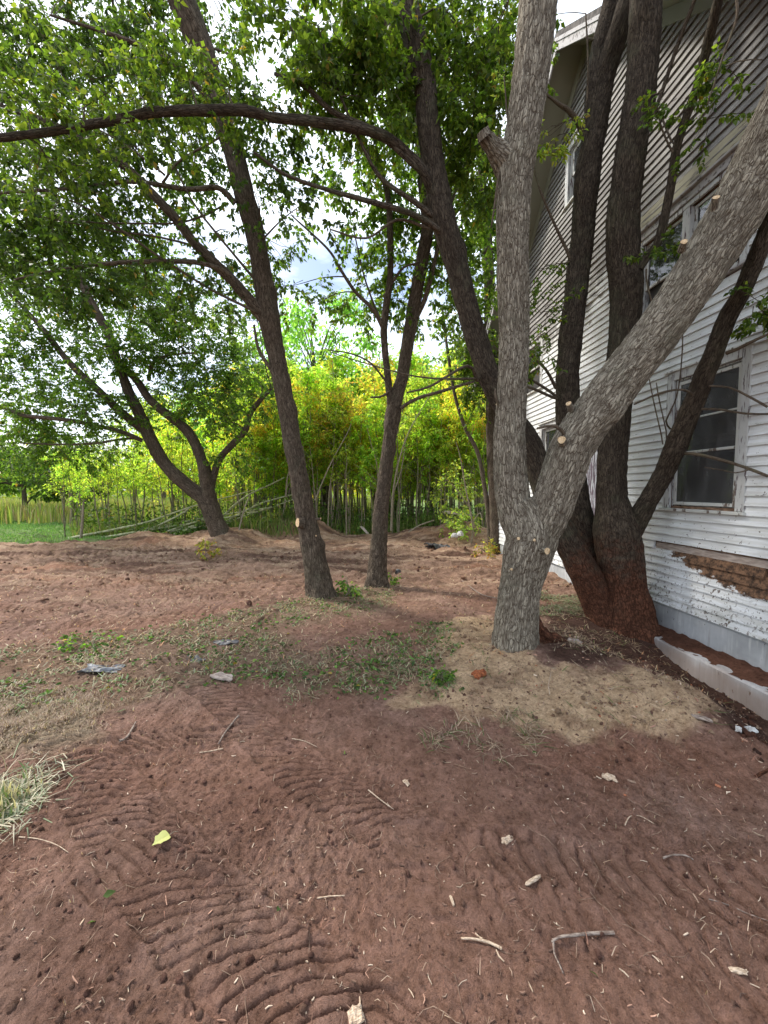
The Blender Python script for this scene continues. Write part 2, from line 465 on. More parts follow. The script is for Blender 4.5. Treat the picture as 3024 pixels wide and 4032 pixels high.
def siding_mat():
    m, N, L, b = mat("peeling clapboard paint", .72, .3)
    o = n_obj(N); s = n_sep(N, L, o); z = s[2]; x = s[0]
    rnd = N.new("ShaderNodeObjectInfo").outputs["Random"]
    st = n_map(N, L, o, (.9, 1, 14)); st2 = n_map(N, L, o, (2.2, 2, 5))
    grain = n_noise(N, L, n_map(N, L, o, (2.5, 6, 60)), 5, 6, .65)
    big = n_noise(N, L, n_map(N, L, o, (1, 1, .8)), 1.1, 4, .6)
    patch = n_noise(N, L, st2, 2.6, 6, .62, .4)
    streak = n_noise(N, L, st, 2.4, 5, .6)
    # how far the paint has gone: low near the ground floor, high in the gable
    up = n_range(N, L, n_math(N, L, 'ADD', z, n_math(N, L, 'MULTIPLY', n_math(N, L, 'SUBTRACT', big, .5), 2.6)), 4.1, 5.4)
    amt = n_math(N, L, 'ADD', n_math(N, L, 'MULTIPLY', patch, .55), n_math(N, L, 'MULTIPLY', streak, .45))
    amt = n_math(N, L, 'ADD', amt, n_math(N, L, 'MULTIPLY', up, .28))
    amt = n_math(N, L, 'ADD', amt, n_math(N, L, 'MULTIPLY', n_math(N, L, 'SUBTRACT', rnd, .5), .05))
    gone = n_range(N, L, amt, .635, .665)
    white = n_mix(N, L, n_range(N, L, big, .35, .65), (.77, .79, .81), (.64, .65, .64))
    white = n_mix(N, L, n_range(N, L, streak, .35, .65, 0, .6), white, (.50, .49, .45))
    white = n_mix(N, L, n_range(N, L, grain, .55, .75, 0, .5), white, (.38, .36, .33))
    white = n_mix(N, L, n_math(N, L, 'MULTIPLY', up, .9), white, (.40, .385, .335))
    wood = n_mix(N, L, n_range(N, L, grain, .3, .7), (.12, .113, .105), (.42, .40, .37))
    wood = n_mix(N, L, rnd, wood, n_mix(N, L, 1., wood, (.6, .58, .58), 'MULTIPLY'))
    c = n_mix(N, L, gone, white, wood)
    # chips close to the ground
    low = n_range(N, L, z, .25, 1.5, 1, 0)
    ch = n_noise(N, L, n_map(N, L, o, (1, 1, .75)), 34, 4, .6)
    chips = n_math(N, L, 'MULTIPLY', n_range(N, L, n_math(N, L, 'ADD', ch, n_math(N, L, 'MULTIPLY', n_math(N, L, 'SUBTRACT', low, .6), .10)), .60, .63), n_range(N, L, big, .36, .54, .3, 1.))
    c = n_mix(N, L, chips, c, (.10, .07, .055))
    # brown splash and rot low down at the near end
    rx = n_range(N, L, n_math(N, L, 'SUBTRACT', x, n_math(N, L, 'MULTIPLY', n_math(N, L, 'SUBTRACT', z, .9), 2.4)), 3.3, 5.2, 1, 0)
    rz = n_math(N, L, 'MULTIPLY', n_range(N, L, z, .42, .85), n_range(N, L, z, .98, 1.12, 1, 0))
    rn = n_noise(N, L, n_map(N, L, o, (1.6, 1, 2.4)), 4.6, 8, .72)
    rot = n_range(N, L, n_math(N, L, 'ADD', n_math(N, L, 'MULTIPLY', n_math(N, L, 'MULTIPLY', rx, rz), .95), rn), .90, .98)
    c = n_mix(N, L, rot, c, n_mix(N, L, n_range(N, L, n_noise(N, L, o, 16, 8, .8), .38, .62), (.03, .018, .012), (.23, .125, .07)))
    gr = n_math(N, L, 'MULTIPLY', n_range(N, L, z, .3, .62, 1, 0), n_range(N, L, rn, .45, .65))
    c = n_mix(N, L, n_math(N, L, 'MULTIPLY', gr, .5), c, (.28, .28, .22))
    L.new(c, b.inputs["Base Color"])
    h = n_math(N, L, 'ADD', n_math(N, L, 'MULTIPLY', gone, -.5), n_math(N, L, 'MULTIPLY', grain, .5))
    h = n_math(N, L, 'ADD', h, n_math(N, L, 'MULTIPLY', chips, -.5))
    n_bump(N, L, b, h, .7, .003)
    return m
M['siding'] = siding_mat()

def trim_mat(name, paint, wood, cover, stretch=(3, 3, 1)):
    m, N, L, b = mat(name, .75, .25)
    o = n_obj(N)
    p = n_noise(N, L, n_map(N, L, o, stretch), 5, 6, .62)
    g = n_noise(N, L, n_map(N, L, o, tuple(6 * v for v in stretch)), 8, 5)
    gone = n_range(N, L, p, cover, cover + .05)
    c = n_mix(N, L, gone, n_mix(N, L, g, paint, tuple(v * .8 for v in paint)), n_mix(N, L, g, tuple(v * .4 for v in wood), wood))
    L.new(c, b.inputs["Base Color"])
    n_bump(N, L, b, n_math(N, L, 'SUBTRACT', g, gone), .6, .003)
    return m
M['trim'] = trim_mat("peeling window trim", (.60, .60, .56), (.20, .15, .12), .56)
M['trim_v'] = trim_mat("worn vertical trim", (.55, .55, .53), (.16, .11, .11), .55, (9, 9, 1.0))
M['header'] = trim_mat("cream peeling header", (.50, .46, .33), (.22, .19, .17), .56, (1, 3, 12))
M['soffit'] = trim_mat("olive painted soffit", (.30, .29, .22), (.16, .14, .11), .66, (3, 3, 3))
M['fascia'] = trim_mat("grey fascia", (.46, .44, .43), (.24, .21, .20), .55, (4, 4, 4))
M['door'] = trim_mat("weathered door boards", (.50, .52, .55), (.17, .13, .16), .46, (9, 9, .8))
M['sheathing'] = plain("bare wall sheathing", (.12, .07, .045), (.33, .21, .14), 12, .95, .8, .006, stretch=(1, 1, 4))

def concrete_mat():
    m, N, L, b = mat("stained concrete", .85, .3)
    o = n_obj(N); z = n_sep(N, L, o)[2]
    big = n_noise(N, L, o, 2.2, 5, .6); fine = n_noise(N, L, o, 60, 5, .6)
    drip = n_noise(N, L, n_map(N, L, o, (9, 9, .9)), 2.6, 4, .6)
    c = n_mix(N, L, n_range(N, L, big, .3, .7), (.30, .31, .315), (.44, .45, .46))
    c = n_mix(N, L, n_range(N, L, drip, .5, .72, 0, .55), c, (.62, .62, .60))
    c = n_mix(N, L, n_range(N, L, drip, .22, .42, .55, 0), c, (.20, .17, .14))
    sp = n_noise(N, L, n_map(N, L, o, (1, 1, .6)), 26, 4, .6)
    c = n_mix(N, L, n_range(N, L, sp, .68, .71), c, (.07, .05, .045))
    c = n_mix(N, L, n_range(N, L, n_math(N, L, 'ADD', z, n_math(N, L, 'MULTIPLY', big, .22)), -.05, .16, .6, 0), c, (.24, .15, .10))
    L.new(c, b.inputs["Base Color"])
    n_bump(N, L, b, n_math(N, L, 'ADD', big, n_math(N, L, 'MULTIPLY', fine, .25)), .5, .01)
    return m
M['concrete'] = concrete_mat()

def glass_mat(name, tint, refl=1.0, dirt=.25, dirtc=(.35, .35, .34)):
    m = bpy.data.materials.new(name); m.use_nodes = True
    N, L = m.node_tree.nodes, m.node_tree.links; N.clear()
    out = N.new("ShaderNodeOutputMaterial")
    tr = N.new("ShaderNodeBsdfTransparent"); tr.inputs[0].default_value = tint + (1,)
    gl = N.new("ShaderNodeBsdfGlossy"); gl.inputs["Roughness"].default_value = .04
    fr = N.new("ShaderNodeFresnel"); fr.inputs[0].default_value = 1.6
    o = n_obj(N)
    dn = n_noise(N, L, n_map(N, L, o, (3, 3, 1)), 3, 5)
    bmp = N.new("ShaderNodeBump"); bmp.inputs["Strength"].default_value = .12; bmp.inputs["Distance"].default_value = .02
    L.new(n_noise(N, L, o, 4, 2), bmp.inputs["Height"]); L.new(bmp.outputs[0], gl.inputs["Normal"])
    m1 = N.new("ShaderNodeMixShader")
    L.new(n_math(N, L, 'MULTIPLY', fr.outputs[0], refl, True), m1.inputs[0]); L.new(tr.outputs[0], m1.inputs[1]); L.new(gl.outputs[0], m1.inputs[2])
    df = N.new("ShaderNodeBsdfDiffuse"); df.inputs[0].default_value = dirtc + (1,)
    m2 = N.new("ShaderNodeMixShader")
    L.new(n_range(N, L, dn, .3, .8, dirt * .4, dirt), m2.inputs[0])
    L.new(m1.outputs[0], m2.inputs[1]); L.new(df.outputs[0], m2.inputs[2])
    L.new(m2.outputs[0], out.inputs["Surface"])
    return m
M['glass'] = glass_mat("old window glass", (.75, .78, .8), 1.6, .10)
M['screen'] = glass_mat("dusty insect screen", (.5, .5, .51), .35, .6, (.17, .17, .165))

# ------------------------------------------------------------------ house frame in the world
D = 3.9; YAW = atan(112 / FPX)
HX, HY = D * cos(YAW), D * sin(YAW)
def wall_world(s, out=0., z=0.):
    return np.array([HX - s * sin(YAW) - out * cos(YAW), HY + s * cos(YAW) - out * sin(YAW), z])
def to_house(x, y):
    dx, dy = x - HX, y - HY
    return -dx * sin(YAW) + dy * cos(YAW), -(dx * cos(YAW) + dy * sin(YAW))

# ------------------------------------------------------------------ ground
def path_world(pts): return np.array([at(px, py, HC * FPX / (py - 1930) * 1.0)[:2] for px, py in pts])
def gp(px, py, z=0.):
    d = at(px, py, 1.0) - np.array([0, 0, HC]); t = (z - HC) / d[2]
    return np.array([d[0] * t, d[1] * t])
TRACKS = []
def add_track(pts, w, sp, depth, bend, skew, seed):
    P = np.array([gp(*p) for p in pts]); P3 = np.hstack([P, np.zeros((len(P), 1))])
    Q, _ = resample(P3, np.ones(len(P)), .06)
    TRACKS.append((Q[:, :2], w, sp, depth, bend, skew, seed))
add_track([(160, 2830), (300, 2975), (440, 3190), (560, 3360), (720, 3540), (860, 3700)], .35, .070, .050, .06, -.175, 1.)
add_track([(560, 3480), (760, 3620), (980, 3760), (1200, 3900), (1420, 4080)], .30, .080, .028, .05, -.17, 11.)
add_track([(700, 2640), (880, 2760), (1030, 2900), (1180, 3040), (1400, 3190), (1650, 3330), (1900, 3420)], .31, .070, .046, .055, -.15, 2.)
add_track([(1750, 3360), (2150, 3400), (2350, 3450), (2700, 3500), (3100, 3560)], .30, .085, .022, .04, .06, 3.)
add_track([(420, 2960), (560, 2930), (760, 2900)], .26, .060, .034, .03, .12, 4.)
add_track([(1850, 3560), (2200, 3620), (2650, 3720), (3000, 3850)], .26, .085, .013, .04, .06, 5.)
add_track([(-300, 2340), (100, 2330), (500, 2310), (900, 2290)], .55, .11, .045, .08, .05, 6.)
add_track([(-300, 2480), (100, 2470), (450, 2440), (900, 2400)], .55, .12, .040, .08, -.05, 7.)
add_track([(-200, 2230), (300, 2215), (800, 2205), (1300, 2200)], .7, .16, .06, .1, .0, 8.)
add_track([(1000, 2420), (1130, 2330), (1240, 2230), (1500, 2170), (1900, 2155)], .5, .13, .05, .1, .0, 9.)
add_track([(350, 2420), (600, 2380), (1000, 2350)], .5, .12, .04, .1, .1, 10.)
add_track([(-200, 2400), (300, 2390), (700, 2330), (1100, 2290)], .5, .12, .04, .1, .1, 13.)
add_track([(-200, 2190), (500, 2180), (850, 2170)], .8, .18, .07, .1, .1, 14.)

def height(x, y, micro=True):
    x = np.asarray(x, float); y = np.asarray(y, float)
    h = np.zeros_like(x)
    g = lambda cx, cy, r, a: a * np.exp(-((x - cx) ** 2 + (y - cy) ** 2) / r ** 2)
    h += g(1.75, 3.45, .95, .15) + g(1.1, 3.3, .6, .06) + g(2.4, 2.95, .5, .09) + g(2.6, 3.95, .35, -.05)
    h += g(-1.03, 6.2, .42, .05) + g(-.15, 6.9, .40, .05) + g(-5.3, 12.7, .8, .14) + g(3.2, 5.1, .6, .07) + g(3.3, 11., .5, .08) + g(1.45, 4.0, .5, .04)
    md = g(2.1, 3.2, 1.0, 1.)
    h += md * (.050 * fbm2(x, y, 3.0, 4, 25) + .045 * np.clip(noise2(x * 1.6, y * .9, 5., 27), 0, 1))
    n = fbm2(x, y, .9, 3, 21)
    h += .06 * fbm2(x, y, .35, 2, 3) * sstep(3, 7, y) + .02 * n
    far = sstep(5.2, 7.5, y) * (1 - sstep(16, 19, y))
    h += far * (.12 * np.abs(fbm2(x * .4, y, 1.9, 4, 9)) - .03)
    h += far * .03 * np.clip(fbm2(x, y, 4.5, 3, 19), -.2, 1)
    # spoil heaps
    pile = g(-3.55, 14.4, .62, .52) + g(-2.7, 14.2, .7, .50) + g(-4.6, 14.0, .6, .3) + g(2.1, 13.6, 1.5, .42) + g(3.0, 13.0, 1.0, .25) + g(-6.2, 13.6, 1.2, .25) + g(-8.0, 12.6, 1.3, .22) + g(-4.8, 12.7, .9, .16)
    h += pile * (1 + .35 * n)
    h += far * .06 * fbm2(x * .4, y, 1.6, 4, 15)
    # drop along the concrete ledge
    s, o = to_house(x, y)
    near = sstep(5.2, 3.4, s)
    h -= .30 * near * sstep(1.5, .3, o) * sstep(-.5, .2, o + .4)
    if not micro: return h
    tr = np.zeros_like(x); cover = np.zeros_like(x)
    for Q, w, sp, dep, bend, skew, sd_ in TRACKS:
        lo, hi = Q.min(0) - w, Q.max(0) + w
        ix = np.where((x > lo[0]) & (x < hi[0]) & (y > lo[1]) & (y < hi[1]))[0]
        if not len(ix): continue
        X = np.stack([x[ix], y[ix]], 1)
        best = np.full(len(ix), 1e9); S = np.zeros(len(ix)); Tt = np.zeros(len(ix))
        seg = np.diff(Q, axis=0); sl = np.linalg.norm(seg, axis=1); cs = np.concatenate([[0], np.cumsum(sl)])
        for k in range(len(seg)):
            d = seg[k] / sl[k]; rel = X - Q[k]
            al = np.clip(rel @ d, 0, sl[k]); pr = rel - al[:, None] * d
            dist = np.hypot(pr[:, 0], pr[:, 1]); m_ = dist < best
            best[m_] = dist[m_]; S[m_] = cs[k] + al[m_]
            Tt[m_] = (rel[:, 0] * -d[1] + rel[:, 1] * d[0])[m_]
        u = Tt / (w / 2)
        ph = (S + bend * (1 - u ** 2) + skew * u + .028 * noise2(X[:, 0], X[:, 1], 4, sd_) + .010 * noise2(X[:, 0], X[:, 1], 18, sd_)) / sp
        fr = ph - np.floor(ph)
        lug = sstep(0, .09, fr) * (1 - .35 * fr) * (1 - sstep(.70, 1., fr))
        edge = sstep(1.05, .9, np.abs(u + .12 * noise2(X[:, 0], X[:, 1], 9, sd_ + 2)))
        keep = np.clip(.95 + .7 * noise2(X[:, 0], X[:, 1], 1.6, sd_ + 4), 0.6, 1)
        brk = .7 + .6 * sstep(-.5, .2, noise2(X[:, 0], X[:, 1], 7, sd_ + 8))
        val = edge * keep * dep * (lug * brk - .75)
        tr[ix] = tr[ix] * (1 - edge * sstep(.15, .6, keep)) + val
        cover[ix] = np.maximum(cover[ix], edge * keep)
        rim = np.exp(-((np.abs(u) - 1.08) / .12) ** 2) * keep * dep * .5
        h[ix] += rim
    h += tr
    calm = 1 - .8 * np.clip(cover, 0, 1)
    soft = 1 - sstep(19, 24, y)
    rug = .6 + .8 * sstep(-.5, .5, fbm2(x, y, 1.0, 2, 35))
    h += soft * (.009 * fbm2(x, y, 6, 3, 31) + calm * rug * (.0095 * fbm2(x, y, 26, 4, 33)) + sstep(3.4, 2.4, y) * calm * rug * .003 * noise2(x, y, 110, 37))
    cl = np.clip(noise2(x, y, 15, 41) - .28, 0, 1); h += soft * calm * .028 * cl * sstep(-.2, .5, noise2(x, y, 1.3, 43))
    h += soft * sstep(4, 8, y) * (.06 * np.clip(noise2(x, y, 5, 51) - .15, 0, 1) + .016 * fbm2(x, y, 9, 3, 53))
    h += soft * calm * .012 * np.abs(noise2(x, y, 19, 57)) * sstep(-.3, .4, noise2(x, y, 1.7, 58))
    return h

_pg = {}
def poly_ground(pts):
    if pts not in _pg:
        out = []
        for p in pts:
            q = gp(*p)
            for _ in range(3): q = gp(p[0], p[1], float(height(np.array([q[0]]), np.array([q[1]]), False)[0]))
            out.append(q)
        _pg[pts] = np.array(out)
    return _pg[pts]
def region(x, y, pts, soft, seed, amp=.12):
    """soft mask of a polygon given by ground points"""
    P = poly_ground(tuple(pts)); X = np.stack([x, y], 1)
    ins = np.zeros(len(x), bool); dmin = np.full(len(x), 1e9); n = len(P)
    for i in range(n):
        a, b = P[i], P[(i + 1) % n]
        c = ((a[1] > X[:, 1]) != (b[1] > X[:, 1])) & (X[:, 0] < (b[0] - a[0]) * (X[:, 1] - a[1]) / (b[1] - a[1] + 1e-12) + a[0])
        ins ^= c
        d = b - a; t = np.clip(((X - a) @ d) / (d @ d), 0, 1)
        dmin = np.minimum(dmin, np.linalg.norm(X - a - t[:, None] * d, axis=1))
    sdist = np.where(ins, dmin, -dmin) + amp * fbm2(x, y, 2.2, 4, seed)
    return sstep(-soft, soft, sdist)

SAND = [(1720, 2480), (1850, 2420), (1980, 2440), (2150, 2590), (2330, 2630), (2480, 2625), (2640, 2680), (2860, 2760), (2760, 2880), (2640, 2900), (2400, 2890), (2100, 2880), (1800, 2810), (1620, 2730), (1690, 2620)]
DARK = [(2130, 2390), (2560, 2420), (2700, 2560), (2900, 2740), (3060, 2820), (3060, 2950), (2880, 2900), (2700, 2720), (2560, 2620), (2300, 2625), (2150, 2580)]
RED = [(2350, 2900), (2640, 2880), (2850, 2930), (3060, 2960), (3060, 3180), (2750, 3150), (2400, 3060), (2200, 2980)]
STRAW = [(-300, 2760), (150, 2740), (420, 2790), (400, 2900), (200, 2950), (-300, 3000)]
WEED = [(-200, 2590), (350, 2500), (900, 2420), (1100, 2370), (1250, 2340), (1560, 2310), (1500, 2400), (1100, 2480), (1300, 2640), (1750, 2560), (1740, 2680), (1300, 2740), (900, 2700), (450, 2780), (-200, 2780)]
WEED2 = [(1180, 2600), (1500, 2480), (1800, 2450), (1760, 2700), (1450, 2740), (1200, 2720)]

def grid_rows(a, b, n): return np.exp(np.linspace(np.log(a), np.log(b), n))
rows = np.concatenate([grid_rows(.55, 15, 800)[:-1], grid_rows(15, 900, 120)])
kk = np.linspace(-1.75, 1.55, 760)
GX = (rows[:, None] * kk[None]).ravel(); GY = np.repeat(rows, len(kk))
GZ = height(GX, GY)
base = np.array([.285, .160, .114])
C = np.repeat(base[None], len(GX), 0)
def blend(m, c):
    global C
    C = C * (1 - m[:, None]) + np.array(c)[None] * m[:, None]
v1 = sstep(-.4, .6, fbm2(GX, GY, 1.1, 3, 61)); blend(v1 * .6, (.32, .205, .158))
blend(sstep(.1, .7, fbm2(GX, GY, .8, 3, 63)) * .5, (.15, .076, .053))
farm = sstep(4.6, 8.5, GY + .8 * fbm2(GX, GY, .6, 3, 64)); blend(farm * .85, (.37, .24, .165))
blend(sstep(9.0, 12.5, GY + fbm2(GX, GY, .5, 3, 65)) * .6, (.42, .265, .165))
blend(sstep(-.05, .4, fbm2(GX * .3, GY * 1.3, 1.9, 6, 66)) * farm * .85, (.15, .085, .06))
blend(sstep(.1, .5, fbm2(GX * .25, GY * 1.3, 2.6, 6, 67)) * farm * .85, (.50, .35, .24))
blend(sstep(.3, .8, fbm2(GX * .4, GY, 1.2, 5, 68)) * farm * .5, (.36, .17, .10))
blend(sstep(.2, .8, fbm2(GX, GY, 14, 3, 69)) * .3, (.08, .045, .034))
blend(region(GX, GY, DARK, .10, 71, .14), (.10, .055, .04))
blend(region(GX, GY, RED, .25, 72, .3) * .55, (.24, .11, .065))
sand = region(GX, GY, SAND, .09, 73, .26)
blend(sand, (.60, .425, .265))
blend(sand * sstep(.15, .6, fbm2(GX, GY, 3.2, 4, 74)) * .6, (.33, .21, .135))
blend(region(GX, GY, STRAW, .1, 75, .15) * .85, (.34, .27, .18))
blend(region(GX, GY, WEED, .15, 76, .25) * .35, (.17, .15, .09))
lawn = sstep(.0, .5, (GY - 12.15 - .10 * (GX + 11) + .35 * fbm2(GX, GY, 1.2, 3, 77))) * sstep(-8.6, -9.6, GX + .3 * fbm2(GX, GY, 1., 3, 78) - .0 * GY)
back = sstep(14.6, 15.6, GY + .6 * fbm2(GX, GY, .9, 3, 79))
green = np.maximum(lawn, back)
blend(green, (.115, .20, .05))
blend(green * sstep(-.3, .5, fbm2(GX * .4, GY, .5, 4, 80)) * .5, (.17, .25, .075))
blend(lawn * (1 - sstep(14, 17, GY)) * .35, (.22, .24, .13))
blend(sstep(30, 60, GY) * .45, (.22, .24, .09))
nr, nc = len(rows), len(kk)
i = np.arange(nr - 1)[:, None] * nc; j = np.arange(nc - 1)[None]
GF = np.stack([i + j, i + j + 1, i + nc + j + 1, i + nc + j], 2).reshape(-1, 4)
GZ = GZ - np.where(GY > 60, 0, 0)
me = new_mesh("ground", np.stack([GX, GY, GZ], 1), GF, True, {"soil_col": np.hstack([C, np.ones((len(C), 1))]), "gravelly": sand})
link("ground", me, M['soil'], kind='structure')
# the wider yard around and behind the viewpoint, a hand lower
mb = MB(); R_ = 900.
mb.add([[-R_, -R_, -.42], [R_, -R_, -.42], [R_, R_, -.42], [-R_, R_, -.42]], [[0, 1, 2, 3]], soil_col=[[.2, .13, .09, 1]] * 4, gravelly=[0] * 4)
mb.obj("terrain", M['soil'], kind='structure')

def ground_at(px, py, lift=0.):
    x, y = gp(px, py)
    for _ in range(3):
        z = float(height(np.array([x]), np.array([y]))[0]); x, y = gp(px, py, z)
    return np.array([x, y, z + lift])

# ------------------------------------------------------------------ the house
S0, S1, PEAK_S, PEAK_Z, SL_N, SL_F = 2.3, 11.0, 6.65, 9.22, .84, 1.05
def rake_z(s): return PEAK_Z - (SL_N if s < PEAK_S else SL_F) * abs(s - PEAK_S)
house = thing("farmhouse", "derelict two storey clapboard farmhouse with peeling white paint and bare grey gable", "house", (HX, HY, 0), pi / 2 + YAW)
# local axes: x along the wall away from the viewpoint, y out from the wall, z up
OPEN = {  # s0, s1, z0, z1 of the wall openings
    'A': (3.67, 4.50, 1.54, 3.06), 'B': (7.02, 7.84, 1.42, 2.99), 'U': (3.75, 5.12, 4.05, 5.02),
    'F': (7.98, 8.80, 3.92, 4.85), 'T': (6.25, 7.06, 6.95, 7.86), 'D': (5.55, 6.38, .29, 2.42)}
CAS = .10
EXPO = .0987
# sheathing behind the boards
def wall_plane(mbx, y, cells):
    for (a, b, c, d) in cells: mbx.add(box_v(a, b, y - .02, y, c, d), BOXQ)
mb = MB()
ss = sorted({S0, S1} | {v for o in OPEN.values() for v in o[:2]} | {PEAK_S} | set(np.round(np.arange(S0 + .3, S1, .35), 3)))
for a, b in zip(ss[:-1], ss[1:]):
    mids = (a + b) / 2; top = min(rake_z(a), rake_z(b)) - .02
    zs = [.26]; 
    for k, (p, q, r, t) in OPEN.items():
        if p < mids < q: zs += [r, t]
    zs = sorted(zs) + [top]
    for z0, z1 in zip(zs[0::2], zs[1::2]):
        if z1 > z0: mb.add(box_v(a, b, -.05, -.028, z0, z1), BOXQ)
mb.obj("sheathing", M['sheathing'], house, smooth=False)
# clapboards, one object each
rb = random.Random(3)
zc = .29; course = 0
nboards = 0
while zc < PEAK_Z - .08:
    zt = zc + EXPO
    zm = zc + EXPO / 2
    a, b = max(S0 + .02, PEAK_S - (PEAK_Z - zm) / SL_N + .03), min(S1 - .12, PEAK_S + (PEAK_Z - zm) / SL_F - .03)
    spans = [(a, b)]
    for k, (p, q, r, t) in OPEN.items():
        ca = CAS if k != 'U' else .09
        if zc < t + (ca if k not in 'U' else .26) - .03 and zt > r - .03:
            new = []
            for (u, v) in spans:
                if q + ca <= u or p - ca >= v: new.append((u, v)); continue
                if u < p - ca - .03: new.append((u, p - ca))
                if v > q + ca + .03: new.append((q + ca, v))
            spans = new
    if course == 7: spans = [(max(u, 4.72) , v) for u, v in spans if v > 4.72]
    if course == 6: spans = [(max(u, 3.35), v) for u, v in spans if v > 3.35]
    out_ = []
    for (u, v) in spans:
        if v - u > 4.2 and rb.random() < .55:
            c_ = u + (v - u) * rb.uniform(.3, .7); out_ += [(u, c_ - .002), (c_ + .002, v)]
        else: out_.append((u, v))
    for (u, v) in out_:
        n = max(2, int((v - u) / .45)); xs = np.linspace(u, v, n + 1)
        sd_ = rb.random() * 50
        wv = .0022 * noise3(np.stack([xs * 1.3, np.full(n + 1, sd_), np.full(n + 1, zc * 9)], 1))
        ow = .004 * noise3(np.stack([xs * 1.9 + 40, np.full(n + 1, sd_), np.full(n + 1, zc * 9)], 1))
        if zc > 4.6: wv *= 3; ow = ow * 2.2 + rb.uniform(0, .004)
        tk = .023
        V = []
        for x_, w_, o_ in zip(xs, wv, ow):
            V += [[x_, tk + o_, zc + w_], [x_, -.012 + o_ * .3, zc + w_ + .002], [x_, -.012 + o_ * .3, zt + .02 + w_], [x_, -.004 + o_ * .3, zt + .02 + w_]]
        Q = []
        for s_ in range(n):
            for e in range(4):
                f = (e + 1) % 4
                Q.append([s_ * 4 + e, s_ * 4 + f, s_ * 4 + 4 + f, s_ * 4 + 4 + e])
        Q += [[3, 2, 1, 0], [4 * n, 4 * n + 1, 4 * n + 2, 4 * n + 3]]
        m_ = MB(); m_.add(V, Q); m_.obj("clapboard", M['siding'], house, smooth=False); nboards += 1
    zc = zt; course += 1
# exposed lath board where the siding has rotted away
mb = MB(); xs = np.linspace(2.35, 4.69, 14)
V = []; 
for x_ in xs:
    w = .006 * noise2([x_], [0], 5, 3.)[0]
    V += [[x_, .004 + w, .985], [x_, -.026, .985], [x_, -.026, 1.055 + w], [x_, -.002 + w, 1.06 + w]]
Q = [[s_ * 4 + e, s_ * 4 + (e + 1) % 4, s_ * 4 + 4 + (e + 1) % 4, s_ * 4 + 4 + e] for s_ in range(13) for e in range(4)]
mb.add(V, Q); mb.obj("lath", M['scrap'], house, smooth=False, label="bare split board showing where siding rotted away")
# corner board, foundation, ledge
mb = MB(); bevel_box(mb, S1 - .12, S1, -.01, .026, .29, rake_z(S1) - .02); bevel_box(mb, S1, S1 + .025, -.12, .026, .29, rake_z(S1) - .02)
mb.obj("corner_board", M['trim_v'], house, smooth=False)
def rough_block(mbx, x0, x1, y0, y1, z0, z1, n, amp, seed):
    """long concrete block with an uneven face and edge"""
    xs = np.linspace(x0, x1, n); prof = [(y0, z0), (y1, z0), (y1, (z0 + z1) / 2), (y1, z1 - .02), (y1 - .02, z1), (y0, z1)]
    V = []
    for k, x_ in enumerate(xs):
        for q, (y_, z_) in enumerate(prof):
            nn = amp * noise3(np.array([[x_ * 3.1, q * 1.7 + seed, seed]]))[0]
            V.append([x_, y_ + (nn if q in (1, 2, 3, 4) else 0), z_ + (nn * .8 if q in (3, 4) else 0)])
    m_ = len(prof); Q = [[s_ * m_ + e, s_ * m_ + (e + 1) % m_, s_ * m_ + m_ + (e + 1) % m_, s_ * m_ + m_ + e] for s_ in range(n - 1) for e in range(m_)]
    mbx.add(V, Q)
    e0 = [q for q in range(m_)]; mbx.T.append(np.array([[e0[0] + mbx.n - len(V), e0[k] + mbx.n - len(V), e0[k + 1] + mbx.n - len(V)] for k in range(1, m_ - 1)]))
    b0 = mbx.n - m_; mbx.T.append(np.array([[b0, b0 + k + 1, b0 + k] for k in range(1, m_ - 1)]))
mb = MB(); rough_block(mb, S0, S1, -.25, -.012, -.6, .275, 60, .006, 2.); mb.obj("foundation", M['concrete'], house, smooth=False)
mb = MB(); rough_block(mb, 1.2, 4.62, -.02, .30, -.7, -.045, 46, .02, 6.); mb.obj("concrete_ledge", M['concrete'], house, smooth=False, label="low concrete footing ledge along the foundation")
# soil lying on the ledge
mb = MB(); xs = np.linspace(1.2, 4.6, 120); ys = np.linspace(-.03, .285, 14)
XX, YY = np.meshgrid(xs, ys, indexing='ij')
ZZ = -.052 + .05 * (1 - (YY / .30)) + .02 * fbm2(XX.ravel(), YY.ravel(), 9, 3, 4).reshape(XX.shape)
ii = np.arange(119)[:, None] * 14; jj = np.arange(13)[None]
cc = np.tile([.15, .07, .045, 1], (XX.size, 1))
mb.add(np.stack([XX.ravel(), YY.ravel(), ZZ.ravel()], 1), np.stack([ii + jj, ii + 14 + jj, ii + 15 + jj, ii + jj + 1], 2).reshape(-1, 4), soil_col=cc, gravelly=np.zeros(XX.size))
mb.obj("ledge_soil", M['soil'], house)
